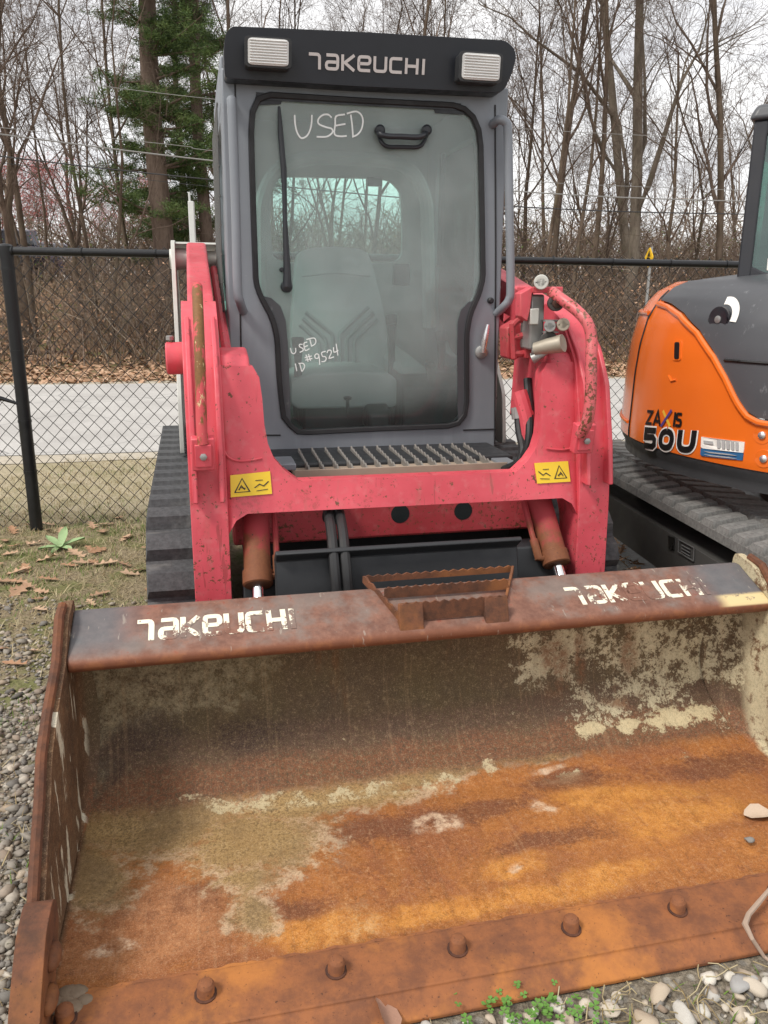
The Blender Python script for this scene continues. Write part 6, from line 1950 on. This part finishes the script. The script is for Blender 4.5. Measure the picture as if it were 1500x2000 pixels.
# left of the loader
tree('forkA', 52, 17.5, 1.10, .4, 'dark multi-stemmed bare tree rising behind the fence post, wires crossing it', lean=(-.02, 0))
tree('tallC', 68, 18.5, 1.0, 2.0, 'slim straight bare tree close beside the multi-stemmed tree', lean=(.01, 0))
tree('forkB', 165, 20, .95, 1.1, 'curving bare tree forking low above the red-budded bushes', lean=(-.10, 0))
tree('slim', 195, 19, 1.0, .2, 'thin bare sapling with upswept branches left of the pine', lean=(.06, 0))
tree('slimB', 222, 17.5, 1.0, 3.0, 'small bare tree with a low fork left of the pine', lean=(.02, 0))
tree('slim', 262, 21, 1.15, 4.4, 'thin wavy bare tree touching the pine branches')
tree('tallB', 20, 24, 1.0, 5.0, 'bare tree half out of view behind the dark parked car')
# right of the loader
tree('tallA', 1222, 19.5, 1.05, .3, 'tall thick pale-barked tree standing right of the cab', bk='grey bark', lean=(.04, 0))
tree('tallA', 1240, 21.5, 1.0, 2.4, 'pale trunk leaning hard to the right beside the tall thick tree', bk='grey bark', lean=(.21, 0))
tree('tallC', 1150, 18.5, 1.05, 1.7, 'dark slender bare tree between the cab and the thick pale tree', lean=(-.06, 0))
tree('tallB', 1085, 20, .95, 3.6, 'dark bare tree leaning right just beside the grab bar', lean=(.11, 0))
tree('forkB', 1180, 22, .9, 5.2, 'bare tree with several thin stems behind the thick pale tree')
tree('spreadB', 1300, 17.5, .85, 2.2, 'small crooked bare tree above the yellow sign', lean=(.02, 0))
tree('tallB', 1388, 18.5, 1.05, .9, 'straight dark bare tree left of the excavator cab')
tree('forkA', 1450, 20, 1.1, 2.7, 'large forked tree rising behind the excavator cab', bk='grey bark', lean=(-.09, 0))
tree('slim', 1040, 17.5, 1.0, 1.2, 'thin forked sapling right of the cab, near the wires', lean=(-.03, 0))
tree('slim', 1108, 19, 1.1, 2.9, 'thin dark sapling among the trees right of the cab', lean=(.05, 0))
tree('slimB', 1330, 21, 1.1, .8, 'thin bare sapling behind the crooked tree', lean=(.06, 0))
tree('tallC', 1500, 19, 1.0, 4.0, 'bare tree seen past the edge of the excavator roof')
# behind the cab, seen over and through it
for k, (px, v) in enumerate(((480, 19), (560, 22), (640, 20), (720, 23), (800, 19.5), (880, 21), (950, 20), (1010, 23))):
    tree(('tallC', 'slim', 'forkB', 'spreadB')[k % 4], px, v, 1.0, k * 1.3, 'bare tree of the row directly behind the loader cab', group='trees behind the cab')
# a second and third row, farther back: look-alikes
rr = np.random.default_rng(17)
for k in range(30):
    px = -60 + k * 55 + rr.uniform(-20, 20); v = rr.uniform(26, 44)
    key = ('slim', 'tallC', 'spreadA', 'slim', 'slimB', 'spreadB', 'slim')[rr.integers(7)]
    what = {'slim': 'pole-thin straight bare tree', 'tallC': 'tall slender bare tree', 'spreadA': 'wide-crowned bare tree', 'slimB': 'small thin spreading bare tree', 'spreadB': 'crooked spreading bare tree'}[key]
    tree(key, px, v, rr.uniform(.8, 1.15), rr.uniform(0, 6.28), what + ' far back in the grey woods', group=what + 's in the far woods', lean=(rr.uniform(-.08, .08), 0))

# red-budding bushes
def buds(tips, rng, rad, per, s):
    P = np.array(tips)
    C = np.repeat(P, per, axis=0) + rng.normal(0, rad, (len(P) * per, 3))
    n = len(C)
    a = rng.normal(0, 1, (n, 3)); a /= np.linalg.norm(a, axis=1, keepdims=True)
    b_ = np.cross(a, rng.normal(0, 1, (n, 3))); b_ /= np.linalg.norm(b_, axis=1, keepdims=True)
    sz = (s * rng.uniform(.5, 1.3, n))[:, None]
    V = np.stack([C - a * sz, C + b_ * sz * .6, C + a * sz, C - b_ * sz * .6], axis=1).reshape(-1, 3)
    return np_mesh('buds', V, np.arange(n * 4).reshape(n, 4))
bud_me = buds(templ['spreadB'][2][::1], rr, .10, 2, .055)
bud_me.materials.append(MT['red bud'])
for k, (px, v, sc) in enumerate(((95, 27, .36), (125, 30, .40), (20, 29, .38), (285, 31, .38), (240, 33, .36), (345, 30, .30))):
    t = tree('spreadB', px, v, sc, k * 1.9, 'low maple hazed with red buds at the edge of the woods', 'budding_maple', group='red budding maples')
    link('buds', bud_me, None, t)
# ------------------------------------------------------------------ white pines
def needle_mat():
    g = G('pine needles')
    oi = g.nt.nodes.new('ShaderNodeNewGeometry').outputs['Random Per Island']
    c = g.ramp(oi, [(0, (.030, .060, .018)), (.5, (.075, .13, .035)), (1, (.15, .21, .065))])
    n = g.noise(1.2, 3)
    c = g.mix(g.mul(g.st(n, .45, .7), .5), c, (.13, .17, .045))
    return g.done(g.bsdf(c, .6, 0, Specular_IOR_Level=.3))
MT['pine needles'] = needle_mat()
def pine(px, v, H, rad, z0, seed, label, dens, side=(0, 6.28), reach=2.6):
    r = np.random.default_rng(seed)
    Y = v
    for _ in range(4):
        w_ = wy(px, 640, Y); Y = v + SK * w_[0]
    root = empty('pine_tree', (w_[0], Y, float(hgt(w_[0], Y)) - .1))
    zs = np.linspace(0, H, 14)
    MB().tube([(.05 * math.sin(z * .9), .04 * math.cos(z), z) for z in zs], [rad * (1.08 - .75 * z / H) for z in zs], 12).build('trunk', MT['pine bark'], root)
    BP, BRd, C = [], [], []
    z = z0
    while z < H - .3:
        for b_ in range(r.integers(2, 5)):
            a = r.uniform(*side); L = reach * (1 - .55 * (z - z0) / (H - z0)) * r.uniform(.55, 1.15)
            d = np.array([math.cos(a), math.sin(a), r.uniform(-.12, .22)])
            pts = [np.array([0, 0, z]) + d * L * t_ + np.array([0, 0, .10 * L * t_ * t_]) for t_ in np.linspace(0, 1, 5)]
            BP.append(pts); BRd.append(np.linspace(.035, .008, 5))
            for t_ in np.linspace(.35, 1, 8):
                base_ = pts[0] + d * L * t_ + np.array([0, 0, .10 * L * t_ * t_])
                for q in range(3):
                    C.append(base_ + r.normal(0, [.20, .20, .07]) * (.6 + .6 * t_))
        z += r.uniform(.35, .6)
    v_, f_ = np_tubes(np.array(BP), np.array(BRd), 5)
    link('branches', np_mesh('branches', v_, f_), MT['pine bark'], root)['kind'] = 'stuff'
    C = np.array(C); n = int(len(C) * dens)
    idx = r.integers(0, len(C), n)
    c = C[idx] + r.normal(0, .07, (n, 3)) * np.array([1, 1, .6])
    d = r.normal(0, 1, (n, 3)); d[:, 2] = np.abs(d[:, 2]) * .8 - .1
    d /= np.linalg.norm(d, axis=1, keepdims=True)
    s = np.cross(d, r.normal(0, 1, (n, 3))); s /= np.linalg.norm(s, axis=1, keepdims=True)
    L = r.uniform(.06, .13, n)[:, None]
    V = np.stack([c - s * .008, c + s * .008, c + d * L], axis=1).reshape(-1, 3)
    link('crown', np_mesh('needles', V, np.arange(n * 3).reshape(n, 3)), MT['pine needles'], root)
    tag(root, label, 'tree')
pine(326, 19.5, 15, .24, 2.6, 3, 'thick-trunked pine with green boughs left of the loader cab', 60, reach=1.9)
pine(408, 21.0, 14, .16, 1.6, 6, 'slimmer pine hard against the left side of the cab', 64, reach=2.0)
pine(372, 23.0, 9, .10, 1.2, 11, 'young pine filling the gap between the two larger pines', 56, reach=1.7)

# ------------------------------------------------------------------ undergrowth: one tangled mass of stems, plus dead leaves hanging in it
def stems(n, x0, x1, v0, v1, h, rad, seed, wobble=.25, k=6):
    r = np.random.default_rng(seed)
    x = r.uniform(x0, x1, n); v = r.uniform(v0, v1, n); y = v + SK * x
    hh = h[0] + (h[1] - h[0]) * r.beta(2, 2.6, n)
    hh = np.where((x < -.375 * y) & (v < 32), hh * .42, hh)          # lower growth in front of the parked cars
    t = np.linspace(0, 1, k)
    lean = r.normal(0, .38, (n, 2)) * hh[:, None]; bend = r.normal(0, .25, (n, 2)) * hh[:, None]
    P = np.zeros((n, k, 3))
    P[:, :, 0] = x[:, None] + lean[:, :1] * t + bend[:, :1] * t ** 2
    P[:, :, 1] = y[:, None] + lean[:, 1:] * t + bend[:, 1:] * t ** 2
    P[:, :, 2] = hgt(x, y)[:, None] + hh[:, None] * t * (1 - .18 * t)
    P[:, 1:, :] += r.normal(0, wobble * .12, (n, k - 1, 3)) * (hh[:, None, None] * .3)
    Rd = (rad * r.uniform(.5, 1.6, n))[:, None] * (1 - .8 * t)
    # side twigs
    m = n * 4; i = r.integers(0, n, m); f = r.uniform(.2, .95, m) * (k - 1); a = f.astype(int); fr = (f - a)[:, None]
    o = P[i, a] * (1 - fr) + P[i, np.minimum(a + 1, k - 1)] * fr
    d = r.normal(0, 1, (m, 3)); d[:, 2] = np.abs(d[:, 2]) * .8; d /= np.linalg.norm(d, axis=1, keepdims=True)
    L = hh[i] * r.uniform(.12, .4, m)
    Q = o[:, None, :] + d[:, None, :] * L[:, None, None] * np.linspace(0, 1, 4)[None, :, None]
    Q[:, 1:] += r.normal(0, .05, (m, 3, 3)) * L[:, None, None]
    Rq = np.repeat((rad * .45 * r.uniform(.5, 1.4, m))[:, None], 4, axis=1) * np.linspace(1, .4, 4)
    v1_, f1 = np_tubes(P, Rd, 3); v2, f2 = np_tubes(Q, Rq, 3)
    return np.vstack([v1_, v2]), np.vstack([f1, f2 + len(v1_)]), Q[:, -1]
def brush_mat():
    g = G('brush stems')
    oi = g.nt.nodes.new('ShaderNodeNewGeometry').outputs['Random Per Island']
    c = g.ramp(oi, [(0, (.10, .072, .054)), (.35, (.19, .14, .10)), (.6, (.27, .20, .145)), (.8, (.18, .135, .12)), (1, (.42, .35, .275))])
    return g.done(g.bsdf(c, .9, 0, Specular_IOR_Level=.15))
MT['brush stems'] = brush_mat()
v1_, f1, tips1 = stems(3400, -15, 15, 16.0, 20.5, (.7, 2.6), .012, 41)
tag(link('undergrowth', np_mesh('undergrowth', v1_, f1), MT['brush stems']), 'tangled brown undergrowth along the edge of the woods', kind='stuff')
v2_, f2, tips2 = stems(5200, -26, 26, 20.5, 34, (1.2, 3.6), .018, 43)
tag(link('deep_undergrowth', np_mesh('deep_undergrowth', v2_, f2), MT['brush stems']), 'deep brown thicket filling the woods', kind='stuff')
v3_, f3, _ = stems(2600, -70, 70, 36, 75, (3, 7.5), .045, 47)
tag(link('far_woods', np_mesh('far_woods', v3_, f3), MT['brush stems']), 'far grey-brown woods reading as one mass', kind='stuff')
r = np.random.default_rng(51)
def specks(tips, n, s, mat, name, label, spread=.25):
    c = tips[r.integers(0, len(tips), n)] + r.normal(0, spread, (n, 3))
    a = r.normal(0, 1, (n, 3)); a /= np.linalg.norm(a, axis=1, keepdims=True); b_ = np.cross(a, r.normal(0, 1, (n, 3))); b_ /= np.linalg.norm(b_, axis=1, keepdims=True)
    sz = (s * r.uniform(.5, 1.4, n))[:, None]
    V = np.stack([c - a * sz, c + b_ * sz * .6, c + a * sz, c - b_ * sz * .6], axis=1).reshape(-1, 3)
    tag(link(name, np_mesh(name, V, np.arange(4 * n).reshape(n, 4)), MT[mat]), label, kind='stuff')
lo_t = tips1[tips1[:, 2] < 2.0]
specks(lo_t, 9000, .030, 'oak leaf', 'hanging_leaves', 'dead brown leaves caught in the undergrowth')
mid_t = tips2[(tips2[:, 2] > 1.0)]
specks(mid_t, 9000, .032, 'vine leaf', 'vine_leaves', 'sparse green vine leaves in the thicket', .4)
# a few pale saplings standing in the front of the brush
for k, (px, v, sc) in enumerate(((205, 15.8, .26), (228, 16.0, .22), (312, 15.9, .24), (75, 16.2, .25))):
    tree('slimB', px, v, sc, k * 2.1, 'pale knee-thick sapling standing at the front of the undergrowth', 'sapling', 'grey bark', 'pale saplings at the road side')

# ------------------------------------------------------------------ wires, sign, pole, cars
simple('wire pale', (.24, .235, .225), .5); simple('wire dark', (.03, .03, .032), .6)
simple('sign yellow', (.82, .50, .02), .4, var=.08); simple('pole pale', (.55, .56, .54), .5)
def wire(pts, rad, mat, label):
    W = [wy(px, py, 15.0 + SK * ((px - 750) / 1550 * 15.5)) for px, py in pts]
    o = MB().tube(smooth_path(W, 8), rad, 6).build('overhead_wire', MT[mat])
    tag(o, label, 'wire', 'overhead wires along the road')
wire([(-400, 205), (0, 262), (425, 315), (1000, 373), (1450, 393), (1900, 396)], .012, 'wire pale', 'upper thick pale wire crossing the trees along the road')
wire([(-400, 252), (0, 305), (425, 352), (1000, 403), (1440, 418), (1900, 418)], .011, 'wire dark', 'lower dark wire running just under the pale one')
wire([(-400, 268), (0, 318), (425, 366), (700, 390)], .004, 'wire dark', 'thin wire just below the lower dark wire')
wire([(-400, 100), (50, 150), (430, 195), (1000, 250), (1500, 275)], .005, 'wire pale', 'thin high wire crossing the tree tops')
wire([(-400, 210), (320, 281), (430, 296), (1000, 352), (1450, 372)], .005, 'wire pale', 'thin pale wire just above the upper thick wire')
sg = wy(1268, 503, 16.4)
sgn_ = empty('warning_sign', (sg[0], sg[1], float(hgt(sg[0], sg[1]))), R(-84))
tag(sgn_, 'yellow diamond road sign with a black arrow, seen edge-on above the fence', 'sign')
hz_ = sg[2] - float(hgt(sg[0], sg[1]))
D = .20
MB().ex_y(rounded([(0, hz_ - D), (D, hz_), (0, hz_ + D), (-D, hz_)], .04, 3), -.012, .004).build('sign_plate', MT['sign yellow'], sgn_)
ar_ = MB()
strokes(ar_, [[(-.05, hz_ - .10), (-.01, hz_), (.01, hz_ + .09)], [(-.05, hz_ + .02), (.015, hz_ + .10), (.06, hz_ + .01)], [(-.08, hz_ - .01), (.08, hz_ - .03)]], .034, lambda u, v, k: (u, -.015 - .001 * k, v))
ar_.build('sign_symbol', MT['decal black'], sgn_, smooth=None)
MB().tube([(0, .03, -.1), (0, .03, hz_ + .2)], .03, 8).build('sign_post', MT['grey steel'], sgn_)
pb = wy(378, 490, 13.9)
pt = wy(376, 393, 13.9)
pole = empty('marker_post', (pb[0], pb[1], float(hgt(pb[0], pb[1]))))
tag(pole, 'pale square post rising above the fence left of the cab', 'post')
MB().box(-.045, .045, -.045, .045, -.05, pt[2]).build('post_shaft', MT['pole pale'], pole, bevel=.01)
MB().tube([(-.02, 0, pt[2] - .05), (-.025, 0, pt[2] + .14)], .018, 8).build('post_stub', MT['pole pale'], pole)
simple('car navy', (.025, .030, .055), .25, bs=.02, var=.1, Coat_Weight=.6); simple('car blue', (.030, .040, .13), .25, bs=.02, var=.1, Coat_Weight=.6); simple('car glass', (.02, .024, .03), .08, bs=.02); simple('car lamp', (.8, .8, .8), .15, bs=.02); simple('tyre', (.02, .02, .02), .8)
def car(loc, rz, mat, label, name):
    c = empty(name, loc, rz)
    tag(c, label, 'car')
    body = [(-2.15, .38), (-2.22, .62), (-2.15, .84), (-1.95, .92), (-1.1, .98), (-.45, 1.44), (-.1, 1.52), (1.2, 1.52), (1.6, 1.44), (2.05, 1.02), (2.2, .9), (2.2, .45), (2.1, .32), (-2.05, .28)]
    b = MB().ex_x(rounded(body, .08, 3), -.86, .86).build('body', MT[mat], c, bevel=.09, seg=3)
    MB().ex_x([(-1.02, 1.0), (-.48, 1.40), (-.15, 1.46), (1.15, 1.46), (1.5, 1.38), (1.85, 1.02)], -.868, .868).build('side_glass', MT['car glass'], b, bevel=.01)
    MB().prism([(-.70, -1.12, 1.02), (.70, -1.12, 1.02), (.62, -.50, 1.43), (-.62, -.50, 1.43)], [(-.70, -1.09, .98), (.70, -1.09, .98), (.62, -.47, 1.39), (-.62, -.47, 1.39)]).build('windscreen', MT['car glass'], b)
    for sx in (-1, 1):
        MB().obox((sx * .66, -2.16, .74), (1, 0, 0), (0, 1, 0), (0, 0, 1), .17, .05, .07).build('headlight', MT['car lamp'], b, bevel=.02)
        for yy in (-1.35, 1.35):
            MB().lathe((sx * .72, yy, .33), (sx, 0, 0), [(0, .2), (0, .33), (.17, .33), (.18, .30), (.18, .0)], 20).build('wheel', MT['tyre'], c)
    MB().box(-.5, .5, -2.235, -2.2, .45, .62).build('grille', MT['car glass'], b, bevel=.01)
    return c
p = wy(8, 520, 26.0)
car((p[0] + .15, p[1], float(hgt(p[0], p[1]))), R(28), 'car navy', 'dark navy car parked above the bank, roof showing over the fence rail', 'parked_car')
p = wy(88, 530, 33.0)
car((p[0], p[1], float(hgt(p[0], p[1]))), R(60), 'car blue', 'blue car with bright headlights half hidden in the thicket', 'parked_car')
